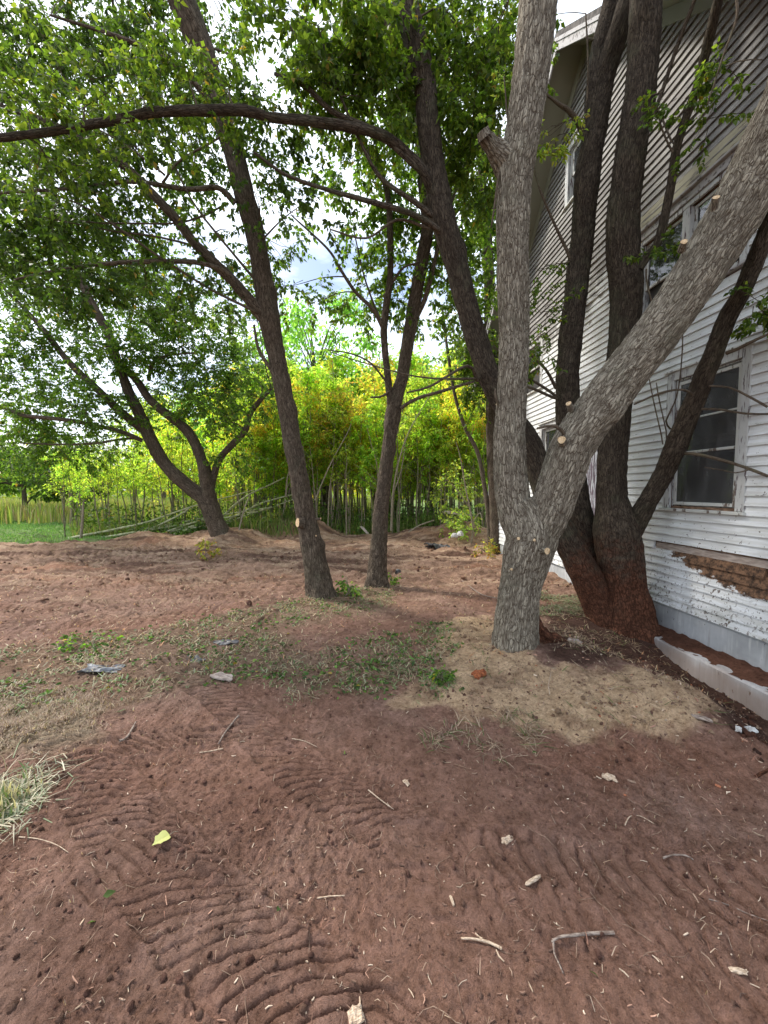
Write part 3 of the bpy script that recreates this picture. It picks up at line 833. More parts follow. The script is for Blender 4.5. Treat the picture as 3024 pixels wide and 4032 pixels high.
# roof: slabs, soffits, fascias, rafters tails
OV = .52; DEPTH = 9.0
for sgn, nm in ((-1, 'near'), (1, 'far')):
    SLOPE = SL_N if sgn < 0 else SL_F
    eave_s = PEAK_S + sgn * (S1 - PEAK_S + .06)
    ez = PEAK_Z - SLOPE * abs(eave_s - PEAK_S)
    L_ = math.hypot(eave_s - PEAK_S, PEAK_Z - ez)
    # profile offset normal to slope
    nx, nz = sgn * SLOPE / math.hypot(1, SLOPE), 1 / math.hypot(1, SLOPE)
    def slab(mbx, y0, y1, t0, t1, f0=0., f1=1.):
        pts = []
        for f in (f0, f1):
            sx = PEAK_S + (eave_s - PEAK_S) * f; sz = PEAK_Z + (ez - PEAK_Z) * f
            for t in (t0, t1): pts.append((sx + nx * t, sz + nz * t))
        (a0, a1, b0, b1) = pts
        if f0 == 0: a0 = (PEAK_S, a0[1] + (nx * SLOPE * sgn) * t0); a1 = (PEAK_S, a1[1] + (nx * SLOPE * sgn) * t1)
        V = [[p[0], y, p[1]] for y in (y0, y1) for p in (a0, b0, b1, a1)]
        mbx.add(V, [[0, 1, 2, 3], [7, 6, 5, 4], [0, 4, 5, 1], [1, 5, 6, 2], [2, 6, 7, 3], [3, 7, 4, 0]])
    mb = MB(); slab(mb, -DEPTH, OV, .055, .13); mb.obj("roof", plain("old shingles", (.06, .055, .05), (.14, .125, .115), 14, .95, .5, .01) if sgn < 0 else bpy.data.materials["old shingles"], house, smooth=False)
    mb = MB(); slab(mb, -.03, OV - .03, .0, .03); mb.obj("soffit", M['soffit'], house, smooth=False)
    mb = MB(); slab(mb, OV - .028, OV - .002, -.10, .052); slab(mb, OV, OV + .018, .005, .05); mb.obj("rake_board", M['fascia'], house, smooth=False)
    mb = MB(); slab(mb, -.005, .03, -.16, -.004, 0, .985); mb.obj("frieze_board", M['soffit'], house, smooth=False)
# side walls and back so the house is closed
mb = MB(); ez = rake_z(S1)
for x_ in (S0, S1 - .03):
    mb.add(box_v(x_, x_ + .03, -DEPTH + .3, -.06, .26, ez), BOXQ)
mb.add(box_v(S0 + .03, S1 - .03, -DEPTH + .3, -DEPTH + .33, .26, ez), BOXQ)
mb.obj("side_wall", M['siding'], house, smooth=False)
# dark rooms behind the openings
mb = MB()
for (z0, z1) in ((.3, 3.4), (3.6, 6.2), (6.4, 8.0)):
    hw = min(S1 - .1 - PEAK_S, (PEAK_Z - z1) / SL_F - .1)
    v = box_v(PEAK_S - hw, PEAK_S + hw, -4.2, -.08, z0, z1)
    mb.add(v, [BOXQ[k] for k in (0, 1, 3, 4, 5)])
mb.obj("room_lining", M['interior'], house, smooth=False)

def window(key, label=None, sash='glass', rails=(.5,), pane_mat=None, casing='trim_v', muntins=(), lower_open=False, tilt=0.):
    p, q, r, t = OPEN[key]
    f = MB()
    bevel_box(f, p - CAS, p - .002, -.012, .024, r - .03, t + CAS)       # casings
    bevel_box(f, q + .002, q + CAS, -.012, .024, r - .03, t + CAS)
    bevel_box(f, p, q, -.012, .021, t + .002, t + CAS)
    for x0, x1 in ((p, p + .018), (q - .018, q)): bevel_box(f, x0, x1, -.13, -.013, r, t)
    bevel_box(f, p + .018, q - .018, -.13, -.013, t - .018, t)
    w = f.obj("window", M[casing], house, smooth=False)
    if label: w["label"] = label
    s_ = MB(); bevel_box(s_, p - CAS - .02, q + CAS + .02, -.13, .055, r - .065, r - .032); s_.obj("sill", M['trim'], w, smooth=False)
    h_ = MB(); bevel_box(h_, p - CAS - .025, q + CAS + .025, -.01, .052, t + CAS + .002, t + CAS + .028); h_.obj("drip_cap", M['trim'], w, smooth=False)
    zs = [r] + [r + (t - r) * k for k in rails] + [t - .02]
    for n_, (z0, z1) in enumerate(zip(zs[:-1], zs[1:])):
        y = -.075 if n_ % 2 == 0 else -.045
        if lower_open and n_ == 0: continue
        e = MB(); a_, b_ = p + .02, q - .02; rw = .04
        bevel_box(e, a_, a_ + rw, y - .03, y, z0, z1); bevel_box(e, b_ - rw, b_, y - .03, y, z0, z1)
        bevel_box(e, a_ + rw, b_ - rw, y - .03, y, z0, z0 + rw * (1.6 if n_ == 0 else 1)); bevel_box(e, a_ + rw, b_ - rw, y - .03, y, z1 - rw, z1)
        for mz in muntins:
            zz = z0 + (z1 - z0) * mz; bevel_box(e, a_ + rw, b_ - rw, y - .024, y - .006, zz - .01, zz + .01)
        so = e.obj("sash", M['trim'], w, smooth=False)
        g = MB(); g.add(box_v(a_ + rw - .005, b_ - rw + .005, y - .018, y - .014, z0 + rw * .8, z1 - rw * .8), BOXQ)
        g.obj("pane", pane_mat or M['glass'], w, smooth=False)
    return w
wA = window('A', "window frame with flaking casing and a rotten sill")
# storm frame with dusty screen hanging inside the opening of the near ground floor window
e = MB(); p, q, r, t = OPEN['A']
bevel_box(e, p + .02, p + .06, -.036, -.014, r + .012, t - .03); bevel_box(e, q - .06, q - .02, -.036, -.014, r + .012, t - .03)
bevel_box(e, p + .06, q - .06, -.036, -.014, r + .012, r + .05); bevel_box(e, p + .06, q - .06, -.036, -.014, t - .07, t - .03)
bevel_box(e, p + .06, q - .06, -.034, -.016, r + .62, r + .65); bevel_box(e, p + .06, q - .06, -.034, -.016, r + 1.02, r + 1.04)
e.obj("storm_frame", M['trim'], wA, smooth=False)
g = MB(); g.add(box_v(p + .05, q - .05, -.026, -.024, r + .04, t - .06), BOXQ); g.obj("screen", M['screen'], wA, smooth=False)
window('B')
window('F', "dark open upper window without glass", rails=(.5,), lower_open=True)
window('T', rails=(.5,))
# paired upstairs window
p, q, r, t = OPEN['U']
f = MB()
bevel_box(f, p - .09, p - .002, -.012, .024, r - .03, t + .06); bevel_box(f, q + .002, q + .09, -.012, .024, r - .03, t + .06)
bevel_box(f, p, q, -.012, .02, t + .002, t + .06); bevel_box(f, 4.37, 4.48, -.13, .018, r, t)
for x0, x1 in ((p, p + .018), (q - .018, q)): bevel_box(f, x0, x1, -.13, -.013, r, t)
wU = f.obj("window", M['trim_v'], house, smooth=False, label="wide double window upstairs under a peeling cream header")
f = MB(); bevel_box(f, p - .2, q + .16, -.008, .036, t + .065, t + .16); bevel_box(f, p - .24, q + .2, -.01, .075, t + .163, t + .19); f.obj("drip_cap", M['fascia'], wU, smooth=False)
f = MB(); bevel_box(f, p - .2, q + .3, -.008, .022, t + .192, t + .42); f.obj("header", M['header'], wU, smooth=False)
f = MB(); bevel_box(f, p - .1, q + .1, -.13, .05, r - .065, r - .032); f.obj("sill", M['fascia'], wU, smooth=False)
for a_, b_, lo in ((p + .02, 4.368, .0), (4.482, q - .02, .38)):
    e = MB(); z0, z1 = r + (t - r) * lo, t - .012; y = -.03
    bevel_box(e, a_, a_ + .035, y - .03, y, z0, z1); bevel_box(e, b_ - .035, b_, y - .03, y, z0, z1)
    bevel_box(e, a_ + .035, b_ - .035, y - .03, y, z0, z0 + .035); bevel_box(e, a_ + .035, b_ - .035, y - .03, y, z1 - .035, z1)
    so = e.obj("sash", M['trim'], wU, smooth=False)
    g = MB(); g.add(box_v(a_ + .03, b_ - .03, y - .018, y - .014, z0 + .03, z1 - .03), BOXQ); g.obj("pane", M['glass'], wU, smooth=False)
# boarded door
p, q, r, t = OPEN['D']
f = MB(); bevel_box(f, p - CAS, p - .002, -.012, .024, r, t + CAS); bevel_box(f, q + .002, q + CAS, -.012, .024, r, t + CAS); bevel_box(f, p, q, -.012, .021, t + .002, t + CAS)
dr = f.obj("door", M['trim_v'], house, smooth=False, label="weathered plank door mostly hidden behind the trunks")
nb_ = 6
for k in range(nb_):
    a_ = p + .005 + (q - p - .01) * k / nb_; b_ = p + .005 + (q - p - .01) * (k + 1) / nb_ - .006
    f = MB(); bevel_box(f, a_, b_, -.055, -.03, r + .01, t - .01); f.obj("plank", M['door'], dr, smooth=False)

# ------------------------------------------------------------------ leaves
def leaflet(L_, W_, fold=.18, droop=.15):
    """a pointed blade of six faces, folded along the rib"""
    V = np.array([[0, 0, 0], [.35 * L_, W_ * .5, fold * W_], [.35 * L_, 0, 0], [.35 * L_, -W_ * .5, fold * W_],
                  [.7 * L_, W_ * .32, fold * W_ * .6 - droop * L_ * .4], [.7 * L_, 0, -droop * L_ * .4], [.7 * L_, -W_ * .32, fold * W_ * .6 - droop * L_ * .4], [L_, 0, -droop * L_]])
    return V
LEAF_T = np.array([[0, 2, 1], [0, 3, 2], [1, 2, 5], [1, 5, 4], [2, 3, 6], [2, 6, 5], [4, 5, 7], [5, 6, 7]])
LEAF_LO = (np.array([0, 1, 3, 7]), np.array([[0, 2, 1], [2, 3, 1]]))

def rot_to(dirs, roll):
    """rotation matrices whose x axis points along dirs"""
    d = dirs / (np.linalg.norm(dirs, axis=1)[:, None] + 1e-9)
    up = np.tile([0, 0, 1.], (len(d), 1)); up[np.abs(d[:, 2]) > .97] = [0, 1., 0]
    y = np.cross(up, d); y /= np.linalg.norm(y, axis=1)[:, None]
    z = np.cross(d, y)
    c, s = np.cos(roll)[:, None], np.sin(roll)[:, None]
    return np.stack([d, y * c + z * s, -y * s + z * c], 2)

def palette(n, kind, r=rng):
    base_ = {'green': [(.075, .14, .02), (.10, .18, .025), (.05, .10, .018), (.14, .21, .035)],
             'deep': [(.05, .10, .02), (.07, .13, .025), (.035, .075, .016), (.09, .16, .03)],
             'lime': [(.21, .31, .055), (.28, .36, .07), (.16, .26, .045), (.34, .37, .08)],
             'yellow': [(.33, .37, .07), (.40, .40, .08), (.26, .32, .06), (.44, .36, .09), (.45, .27, .08)],
             'sumac': [(.22, .34, .05), (.26, .36, .04), (.46, .26, .06), (.30, .36, .05), (.20, .32, .05), (.36, .38, .07)],
             'willow': [(.11, .20, .05), (.15, .26, .07), (.08, .16, .04), (.18, .27, .06)],
             'dry': [(.35, .20, .07), (.42, .24, .10), (.25, .28, .06), (.30, .16, .07)]}[kind]
    b_ = np.array(base_)[r.integers(0, len(base_), n)]
    b_ = b_ * r.uniform(.6, 1.4, (n, 1)) * r.uniform(.94, 1.06, (n, 3))
    odd = r.random(n) < .012
    b_[odd] = np.array([.36, .27, .05]) * r.uniform(.6, 1.1, (odd.sum(), 1))
    return np.hstack([b_, np.ones((n, 1))])

def leaves_at(mbx, P, dirs, size, kind, full=False, width=.5, tone=None, r=rng):
    n = len(P)
    T0 = leaflet(1, width)
    if full: idx, T = np.arange(8), LEAF_T
    else: idx, T = LEAF_LO
    T0 = T0[idx]
    Rm = rot_to(dirs, r.normal(0, .7, n))
    V = np.einsum('nij,kj->nki', Rm, T0) * np.asarray(size).reshape(-1, 1, 1) + P[:, None, :]
    k = len(idx)
    F = (T[None] + (np.arange(n) * k)[:, None, None]).reshape(-1, 3)
    c = palette(n, kind, r) 
    if tone is not None: c[:, :3] *= tone[:, None]
    mbx.add(V.reshape(-1, 3), None, F, leaf_col=np.repeat(c, k, 0))

def sprays(lf, tw, C_, rad, n, size, kind, full=False, tlen=.45, per=7, lets=5, r=rng, origin=None, width=.6, droop=.55, twr=.0035):
    """n twigs inside an ellipsoid at C_ with radii rad; each twig carries drooping compound leaves"""
    u = r.normal(size=(n, 3)); u /= np.linalg.norm(u, axis=1)[:, None]
    rr = r.random(n) ** (1 / 2.2)
    off = u * rr[:, None] * np.asarray(rad)
    P0 = np.asarray(C_) + off
    d = off / (np.linalg.norm(off, axis=1)[:, None] + 1e-6) * .8 + r.normal(0, .45, (n, 3)) + np.array([0, 0, -.15])
    d /= np.linalg.norm(d, axis=1)[:, None]
    L_ = tlen * r.uniform(.6, 1.2, n)
    if tw is not None:
        B0 = P0 - d * L_[:, None] * .25
        for k in range(n):
            e = P0[k] + d[k] * L_[k]; mid = (B0[k] + e) / 2 + np.array([0, 0, .06 * L_[k]])
            prism(tw, [B0[k], mid, e + np.array([0, 0, -.05 * L_[k]])], [twr, twr * .8, twr * .35])
    t = (np.arange(per) + .5) / per
    A = (P0[:, None, :] + d[:, None, :] * (L_[:, None] * t[None])[:, :, None]).reshape(-1, 3)
    m = len(A)
    side = r.normal(size=(m, 3)); dd = np.repeat(d, per, 0)
    side -= dd * np.sum(side * dd, 1)[:, None]; side /= np.linalg.norm(side, axis=1)[:, None] + 1e-9
    ax = side * .9 + dd * .5 + np.array([0, 0, -droop]); ax /= np.linalg.norm(ax, axis=1)[:, None]
    pet = size * r.uniform(.9, 1.5, m)
    # leaflets along a petiole
    for q in range(lets):
        f = .35 + .65 * (q // 2) / max(1, (lets - 1) // 2)
        bp = A + ax * (pet * f)[:, None]
        if q == lets - 1: ld = ax + r.normal(0, .15, (m, 3))
        else:
            s_ = np.cross(ax, np.array([0, 0, 1.])) + 1e-6; s_ /= np.linalg.norm(s_, axis=1)[:, None]
            ld = ax * .55 + s_ * (1 if q % 2 else -1) + r.normal(0, .25, (m, 3)) + np.array([0, 0, -droop * .8])
        leaves_at(lf, bp, ld, size * r.uniform(.75, 1.25, m), kind, full, width, r=r)

def prism(mbx, P, R, sides=3):
    P = np.asarray(P, float); n = len(P)
    d = P[-1] - P[0]; d = d / (np.linalg.norm(d) + 1e-9)
    a = np.cross(d, [0, 0, 1.]) if abs(d[2]) < .9 else np.cross(d, [0, 1., 0]); a /= np.linalg.norm(a); b = np.cross(d, a)
    an = np.arange(sides) * 2 * pi / sides
    ring = a[None] * np.cos(an)[:, None] + b[None] * np.sin(an)[:, None]
    V = (P[:, None] + ring[None] * np.asarray(R)[:, None, None]).reshape(-1, 3)
    Q = [[i_ * sides + j_, i_ * sides + (j_ + 1) % sides, (i_ + 1) * sides + (j_ + 1) % sides, (i_ + 1) * sides + j_] for i_ in range(n - 1) for j_ in range(sides)]
    mbx.add(V, Q, bark_co=V, furrow=np.zeros(len(V)))

def px_path(pts):
    """pts: (px, py, Y, width_px) -> world points and radii"""
    P = np.array([at(a, b, c) for a, b, c, w in pts]); R = np.array([.94 * w / 2 / FPX * c for a, b, c, w in pts])
    return P, R

class Tree:
    def __init__(s, name, label, base_px, bark, group=None, seed=0.):
        x, y = base_px; s.o = thing(name, label, "tree", (x, y, float(height(np.array([x]), np.array([y]), False)[0])), 0, group)
        s.base = np.array(s.o.location); s.bark = bark; s.seed = seed; s.sk = []; s.twig = MB(); s.leaf = MB()
    def part(s, mb, name, m, smooth=True, **kw):
        mb.V = [v - s.base for v in mb.V]
        return mb.obj(name, m, s.o, smooth, **kw)
    def limb(s, name, pts, nseg=24, step=.05, lump=.08, bark=.006, bfreq=30, mat_=None, world=None, **kw):
        mb = MB(); P, R = px_path(pts) if world is None else world
        s.seed += 1.37
        P2, R2 = tube(mb, P, R, nseg, step, lump, bark, bfreq, seed=s.seed, **kw)
        s.sk.append((P2, R2))
        return s.part(mb, name, M[mat_ or s.bark])
    def twigs(s, lines):
        for pts in lines:
            P, R = px_path(pts); mb = s.twig
            s.seed += .77
            P2, R2 = tube(mb, P, R, 7, .08, .12, 0, seed=s.seed, wob=.03)
            s.sk.append((P2, R2))
    def clump(s, px, py, Y, rx, rz, n, kind='green', size=.085, feed=True, full=False, **kw):
        C_ = at(px, py, Y); a = rx / FPX * Y; b = rz / FPX * Y
        if feed and s.sk:
            best = None
            for P, R in s.sk:
                d = np.linalg.norm(P - C_, axis=1) + .6 * np.maximum(0, P[:, 2] - C_[2]); k = int(np.argmin(d))
                if best is None or d[k] < best[0]: best = (d[k], P[k], R[k])
            p0 = best[1]; dst = np.linalg.norm(C_ - p0)
            if dst > .25:
                mid = (p0 * .55 + C_ * .45) + np.array([0, 0, .12 * dst]) + rng.normal(0, .06 * dst, 3)
                r0 = min(best[2] * .5, .008 + .007 * dst)
                tube(s.twig, [p0, mid, C_], [r0, r0 * .6, r0 * .3], 6, .12, .1, 0, seed=rng.random() * 50, wob=.05)
                for _ in range(int(3 + a * 3)):
                    e = C_ + rng.normal(0, .5, 3) * [a, a, b]; f = rng.uniform(.3, .9); st_ = mid * (1 - f) + C_ * f
                    prism(s.twig, [st_, (st_ + e) / 2 + rng.normal(0, .05, 3), e], [r0 * .4, r0 * .3, r0 * .12], 4)
        sprays(s.leaf, s.twig, C_, (a, a * .9, b), n, size, kind, full, **kw)
    def done(s):
        if s.twig.n: s.part(s.twig, "branches", M['bark_twig'], kind='stuff')
        if s.leaf.n: s.part(s.leaf, "crown", M['leaf'])

def cut_face(tree, c, d, r, name="cut_stub", length=.05, bark='bark_grey'):
    """short sawn stub: a collar of bark with a pale disc"""
    d = np.asarray(d, float); d /= np.linalg.norm(d); mb = MB()
    tube(mb, [c - d * .05, c, c + d * length], [r * 1.35, r * 1.1, r], 14, .02, .08, .002, 40, seed=c[0] * 9, cap=False)
    st = tree.part(mb, name, M[bark])
    a = np.cross(d, [0, 0, 1.]) + 1e-6; a /= np.linalg.norm(a); b = np.cross(d, a)
    an = np.arange(14) * 2 * pi / 14; e = c + d * (length - .002)
    V = [e + d * .004] + [e + (a * cos(t) + b * sin(t)) * r * (1 + .06 * sin(3 * t + r * 99)) for t in an]
    m2 = MB(); m2.add(np.array(V) - tree.base, None, [[0, 1 + k, 1 + (k + 1) % 14] for k in range(14)])
    m2.obj("cut_face", M['cutwood'], st)

# ---- near grey tree with two stems
TA = Tree("furrowed_tree", "thick grey furrowed tree forking into two stems on the sandy mound, closest of all", gp(2035, 2545, .1), 'bark_grey', seed=1)
TA.limb("trunk", [(2032, 2640, 3.83, 205), (2030, 2560, 3.83, 180), (2034, 2450, 3.83, 168), (2050, 2300, 3.83, 168), (2075, 2180, 3.83, 195), (2090, 2110, 3.83, 205), (2080, 2040, 3.85, 175), (2050, 1980, 3.88, 150)],
        150, .016, .07, .0085, 34, knots=[(1.02, 3.6, .035, .07), (1.06, 5.2, .03, .06), (.92, 4.4, .02, .05)], cap=True, flare=.20)
TA.limb("stem", [(2070, 2160, 3.86, 120), (2036, 2040, 3.88, 140), (2012, 1900, 3.9, 140), (2006, 1760, 3.9, 132), (2012, 1600, 3.9, 124), (2022, 1361, 3.88, 116), (2020, 1100, 3.85, 124), (2018, 868, 3.82, 128), (2026, 700, 3.8, 138), (2046, 590, 3.78, 140), (2075, 400, 3.75, 138), (2100, 200, 3.7, 142), (2125, -40, 3.66, 148), (2150, -400, 3.6, 140), (2180, -900, 3.6, 110)],
        120, .02, .06, .0085, 34, knots=[(3.15, 4.2, .05, .14), (2.55, 4.3, .03, .06), (.95, 4.5, .02, .06)])
TA.limb("leaning_stem", [(2100, 2180, 3.80, 120), (2150, 2050, 3.78, 165), (2205, 1900, 3.74, 172), (2262, 1740, 3.70, 176), (2370, 1590, 3.64, 176), (2500, 1420, 3.56, 174), (2640, 1240, 3.46, 182), (2770, 1040, 3.36, 190), (2870, 880, 3.28, 200), (2960, 715, 3.2, 212), (3040, 540, 3.1, 205), (3110, 350, 3.0, 170), (3150, 100, 2.95, 130), (3170, -250, 2.9, 90)],
        130, .018, .06, .009, 32, knots=[(1.15, 3.5, .03, .09), (1.5, 2.2, .03, .1)])
TA.limb("limb", [(2900, 850, 3.26, 130), (2990, 740, 3.15, 130), (3100, 620, 3.05, 120), (3300, 400, 2.9, 90)], 70, .03, .06, .008, 32)
# broken stub on the straight stem
TA.limb("broken_stub", [(2020, 660, 3.8, 120), (1972, 612, 3.76, 88), (1935, 572, 3.72, 62), (1912, 540, 3.68, 54), (1902, 518, 3.67, 46)], 60, .012, .16, .012, 38)
cut_face(TA, at(1899, 520, 3.64), (-.55, -.4, .75), .044, 'splintered_top', .012)
for c, d, r in (((2100, 2126, 3.62), (-.1, -1, .1), .014), ((2145, 2168, 3.58), (.3, -1, .05), .032), ((2041, 2120, 3.64), (-.3, -1, .1), .016), ((2012, 2240, 3.64), (-.2, -1, .1), .013),
                ((2212, 1735, 3.52), (-.5, -1, .15), .034), ((2815, 795, 3.10), (-.4, -.8, .5), .025), ((2690, 965, 3.26), (-.4, -.8, .3), .025), ((2935, 930, 3.2), (.9, -.6, .2), .02), ((2243, 1598, 3.60), (-.6, -.6, .5), .025)):
    cut_face(TA, at(*c), d, r, length=.035)
# old root flare on the house side, soil stained
TA.limb("root", [(2080, 2440, 3.95, 90), (2130, 2500, 3.98, 90), (2190, 2540, 4.0, 80), (2300, 2590, 4.05, 60)], 60, .02, .35, .02, 22, mat_='bark_dark')
TA.twigs([[(2040, 560, 3.8, 12), (2000, 480, 3.8, 8), (1980, 300, 3.8, 5)], [(1990, 620, 3.8, 14), (1960, 700, 3.75, 10), (1935, 900, 3.75, 6)],
          [(2230, 1720, 3.6, 16), (2180, 1680, 3.55, 14), (2110, 1690, 3.5, 10)],
          [(1975, 1620, 3.9, 14), (1950, 1560, 3.85, 12), (1950, 1530, 3.85, 5)]])
for c in [(1960, 430, 4.6, 70, 110, 10), (1940, 160, 4.7, 70, 100, 12)]: TA.clump(*c, kind='lime', size=.05)
TA.done()

# ---- clump of stems against the house
TC = Tree("clump_tree", "dark multi stemmed tree with red soil stained base growing beside the house wall", (3.1, 5.0), 'bark_dark', seed=20)
TC.limb("trunk", [(2470, 2520, 4.95, 220), (2468, 2430, 4.95, 190), (2452, 2300, 4.95, 168), (2440, 2180, 4.95, 176), (2425, 2080, 4.95, 172), (2410, 1960, 4.95, 122), (2412, 1800, 4.93, 112), (2422, 1645, 4.9, 112), (2440, 1450, 4.86, 110), (2458, 1285, 4.8, 110), (2464, 1140, 4.75, 124), (2456, 1020, 4.7, 122), (2453, 850, 4.6, 116), (2490, 560, 4.5, 116), (2520, 380, 4.45, 116), (2535, 185, 4.4, 114), (2546, -20, 4.3, 112), (2570, -500, 4.2, 90)],
        90, .022, .10, .007, 36, knots=[(.95, 3.9, .05, .12), (.75, 5., .04, .1)], flare=.28)
TC.limb("left_stem", [(2400, 2500, 5.0, 150), (2370, 2400, 5.0, 140), (2310, 2270, 5.0, 126), (2250, 2160, 5.0, 116), (2190, 2050, 5.0, 104), (2135, 1900, 5.0, 96), (2085, 1750, 4.98, 92), (2000, 1620, 4.95, 90), (1925, 1480, 4.95, 92), (1878, 1340, 4.93, 88), (1835, 1200, 4.9, 88), (1800, 1050, 4.85, 90), (1745, 860, 4.8, 98), (1712, 680, 4.75, 92), (1690, 520, 4.7, 88), (1665, 300, 4.65, 86), (1595, 0, 4.6, 94), (1540, -250, 4.5, 80), (1500, -700, 4.4, 60)],
        80, .025, .10, .006, 36, knots=[(5.3, 3.5, .04, .12)])
TC.limb("middle_stem", [(2400, 2440, 5.3, 110), (2335, 2250, 5.3, 104), (2280, 2000, 5.3, 96), (2250, 1800, 5.3, 92), (2232, 1600, 5.25, 92), (2240, 1400, 5.2, 88), (2268, 1150, 5.15, 90), (2290, 950, 5.1, 88), (2310, 720, 5.0, 96), (2345, 500, 4.95, 84), (2382, 309, 4.9, 80), (2444, 92, 4.7, 76), (2490, -60, 4.6, 70), (2560, -400, 4.4, 50)],
        70, .028, .10, .006, 36, knots=[(1.9, 3.6, .035, .08), (3.6, 5., .035, .08)])
TC.limb("upper_fork", [(2318, 560, 4.98, 60), (2335, 420, 4.95, 64), (2352, 220, 4.95, 60), (2395, 50, 4.9, 60), (2420, -100, 4.8, 50)], 50, .035, .10, .005, 36)
TC.limb("right_stem", [(2470, 2130, 4.9, 70), (2505, 2060, 4.85, 82), (2560, 1960, 4.7, 74), (2620, 1855, 4.55, 78), (2655, 1770, 4.4, 84), (2728, 1594, 4.15, 74), (2800, 1415, 3.9, 72), (2864, 1254, 3.72, 66), (2944, 1100, 3.5, 66), (3024, 890, 3.3, 62), (3110, 600, 3.1, 50), (3150, 300, 3., 40)],
        60, .028, .12, .005, 36)
TC.limb("slim_stem", [(2515, 1060, 4.6, 34), (2548, 1010, 4.55, 36), (2592, 952, 4.4, 34), (2640, 740, 4.25, 32), (2667, 568, 4.15, 32), (2735, 370, 3.95, 34), (2772, 235, 3.8, 36), (2827, 0, 3.5, 36), (2880, -250, 3.3, 26)], 26, .04, .12, .003, 40)
TC.limb("slim_stem", [(2560, 480, 4.4, 14), (2600, 380, 4.35, 15), (2650, 230, 4.25, 15), (2700, 90, 4.1, 15), (2735, 0, 4.0, 14), (2790, -200, 3.8, 10)], 14, .05, .1, 0)
TC.limb("overhead_limb", [(1742, 800, 4.8, 50), (1700, 740, 4.72, 46), (1673, 687, 4.66, 40), (1615, 615, 4.6, 38), (1506, 535, 4.5, 38), (1376, 499, 4.4, 36), (1217, 477, 4.3, 36), (1072, 463, 4.2, 34), (955, 434, 4.1, 36), (780, 436, 4.0, 36), (615, 441, 3.95, 34), (506, 463, 3.9, 32), (362, 490, 3.85, 30), (181, 521, 3.8, 28), (0, 545, 3.75, 26), (-250, 600, 3.7, 18)],
        30, .04, .14, .003, 40)
TC.limb("limb", [(1712, 720, 4.7, 22), (1620, 640, 4.6, 22), (1480, 520, 4.5, 22), (1311, 440, 4.4, 20), (1200, 340, 4.35, 18), (1080, 290, 4.3, 12)], 16, .05, .12, 0)
TC.limb("limb", [(1760, 930, 4.8, 26), (1640, 850, 4.6, 22), (1480, 800, 4.4, 20), (1300, 750, 4.3, 16), (1130, 690, 4.2, 13), (1000, 600, 4.1, 10)], 14, .05, .12, 0)
TC.limb("limb", [(1740, 880, 4.8, 24), (1640, 800, 4.7, 20), (1500, 700, 4.6, 16), (1420, 560, 4.5, 12), (1330, 350, 4.4, 9), (1250, 100, 4.3, 6)], 12, .06, .12, 0)
TC.twigs([[(2310, 560, 5., 24), (2255, 460, 4.95, 20), (2200, 420, 4.9, 14), (2150, 380, 4.85, 9)],
          [(2250, 1030, 5.1, 14), (2180, 880, 5.0, 10), (2120, 720, 4.9, 7), (2100, 620, 4.9, 5)],
          [(2190, 1530, 5.2, 14), (2150, 1450, 5.1, 12), (2080, 1380, 5.0, 9)], [(2190, 1560, 5.2, 13), (2100, 1500, 5.1, 10), (2040, 1480, 5.0, 8)], [(2195, 1570, 5.2, 13), (2100, 1530, 5.1, 11), (2000, 1500, 5., 8)],
          [(2760, 1580, 4.1, 10), (2700, 1540, 4.0, 9), (2600, 1550, 3.95, 9), (2500, 1590, 3.9, 7)],
          [(2860, 1390, 3.75, 16), (2940, 1350, 3.6, 13), (3030, 1310, 3.5, 10)],
          [(2690, 1785, 4.35, 14), (2730, 1778, 4.2, 14), (2830, 1800, 4.0, 13), (2930, 1830, 3.8, 13), (3030, 1868, 3.6, 12)],
          [(2750, 1610, 4.1, 10), (2830, 1610, 4.0, 9), (2930, 1625, 3.8, 9), (3030, 1628, 3.6, 8)],
          [(2790, 1520, 3.9, 8), (2870, 1525, 3.8, 8), (2950, 1560, 3.7, 9), (3030, 1600, 3.6, 9)],
          [(2775, 1840, 4.0, 4), (2850, 1850, 3.9, 5), (2900, 1860, 3.8, 5), (2950, 1850, 3.75, 6)],
          [(2640, 1690, 4.4, 8), (2620, 1660, 4.4, 7), (2650, 1590, 4.3, 6), (2668, 1500, 4.3, 5), (2680, 1350, 4.3, 5), (2682, 1200, 4.3, 4)],
          [(2610, 1750, 4.4, 5), (2585, 1620, 4.4, 5), (2560, 1480, 4.4, 4)], [(2625, 1730, 4.4, 5), (2605, 1600, 4.4, 5), (2593, 1500, 4.4, 4)],
          [(2545, 1060, 4.5, 7), (2565, 1180, 4.4, 7), (2580, 1240, 4.4, 6)], [(2580, 420, 4.4, 8), (2640, 560, 4.3, 7), (2665, 580, 4.2, 5)],
          [(2700, 390, 4.0, 8), (2780, 300, 3.9, 6), (2900, 240, 3.7, 4), (3000, 235, 3.6, 3)], [(2650, 600, 4.1, 8), (2600, 480, 4.1, 6), (2590, 420, 4.1, 4)],
          [(2300, 150, 5., 8), (2360, 148, 4.9, 8), (2450, 150, 4.8, 7), (2560, 190, 4.7, 5)], [(2300, 520, 5., 9), (2310, 300, 4.9, 7), (2308, 50, 4.9, 6)],
          [(2900, 0, 3.4, 10), (2905, 70, 3.4, 9), (2840, 240, 3.5, 7), (2780, 420, 3.6, 5)],
          [(1880, 1500, 4.9, 16), (1840, 1440, 4.7, 12), (1700, 1520, 4.5, 10), (1600, 1550, 4.4, 7)], [(1885, 1490, 4.9, 12), (1800, 1495, 4.6, 9), (1650, 1480, 4.5, 7), (1460, 1430, 4.4, 5), (1300, 1380, 4.3, 4)],
          [(1690, 900, 4.7, 12), (1560, 860, 4.6, 10), (1440, 930, 4.5, 8), (1300, 900, 4.4, 6)]])
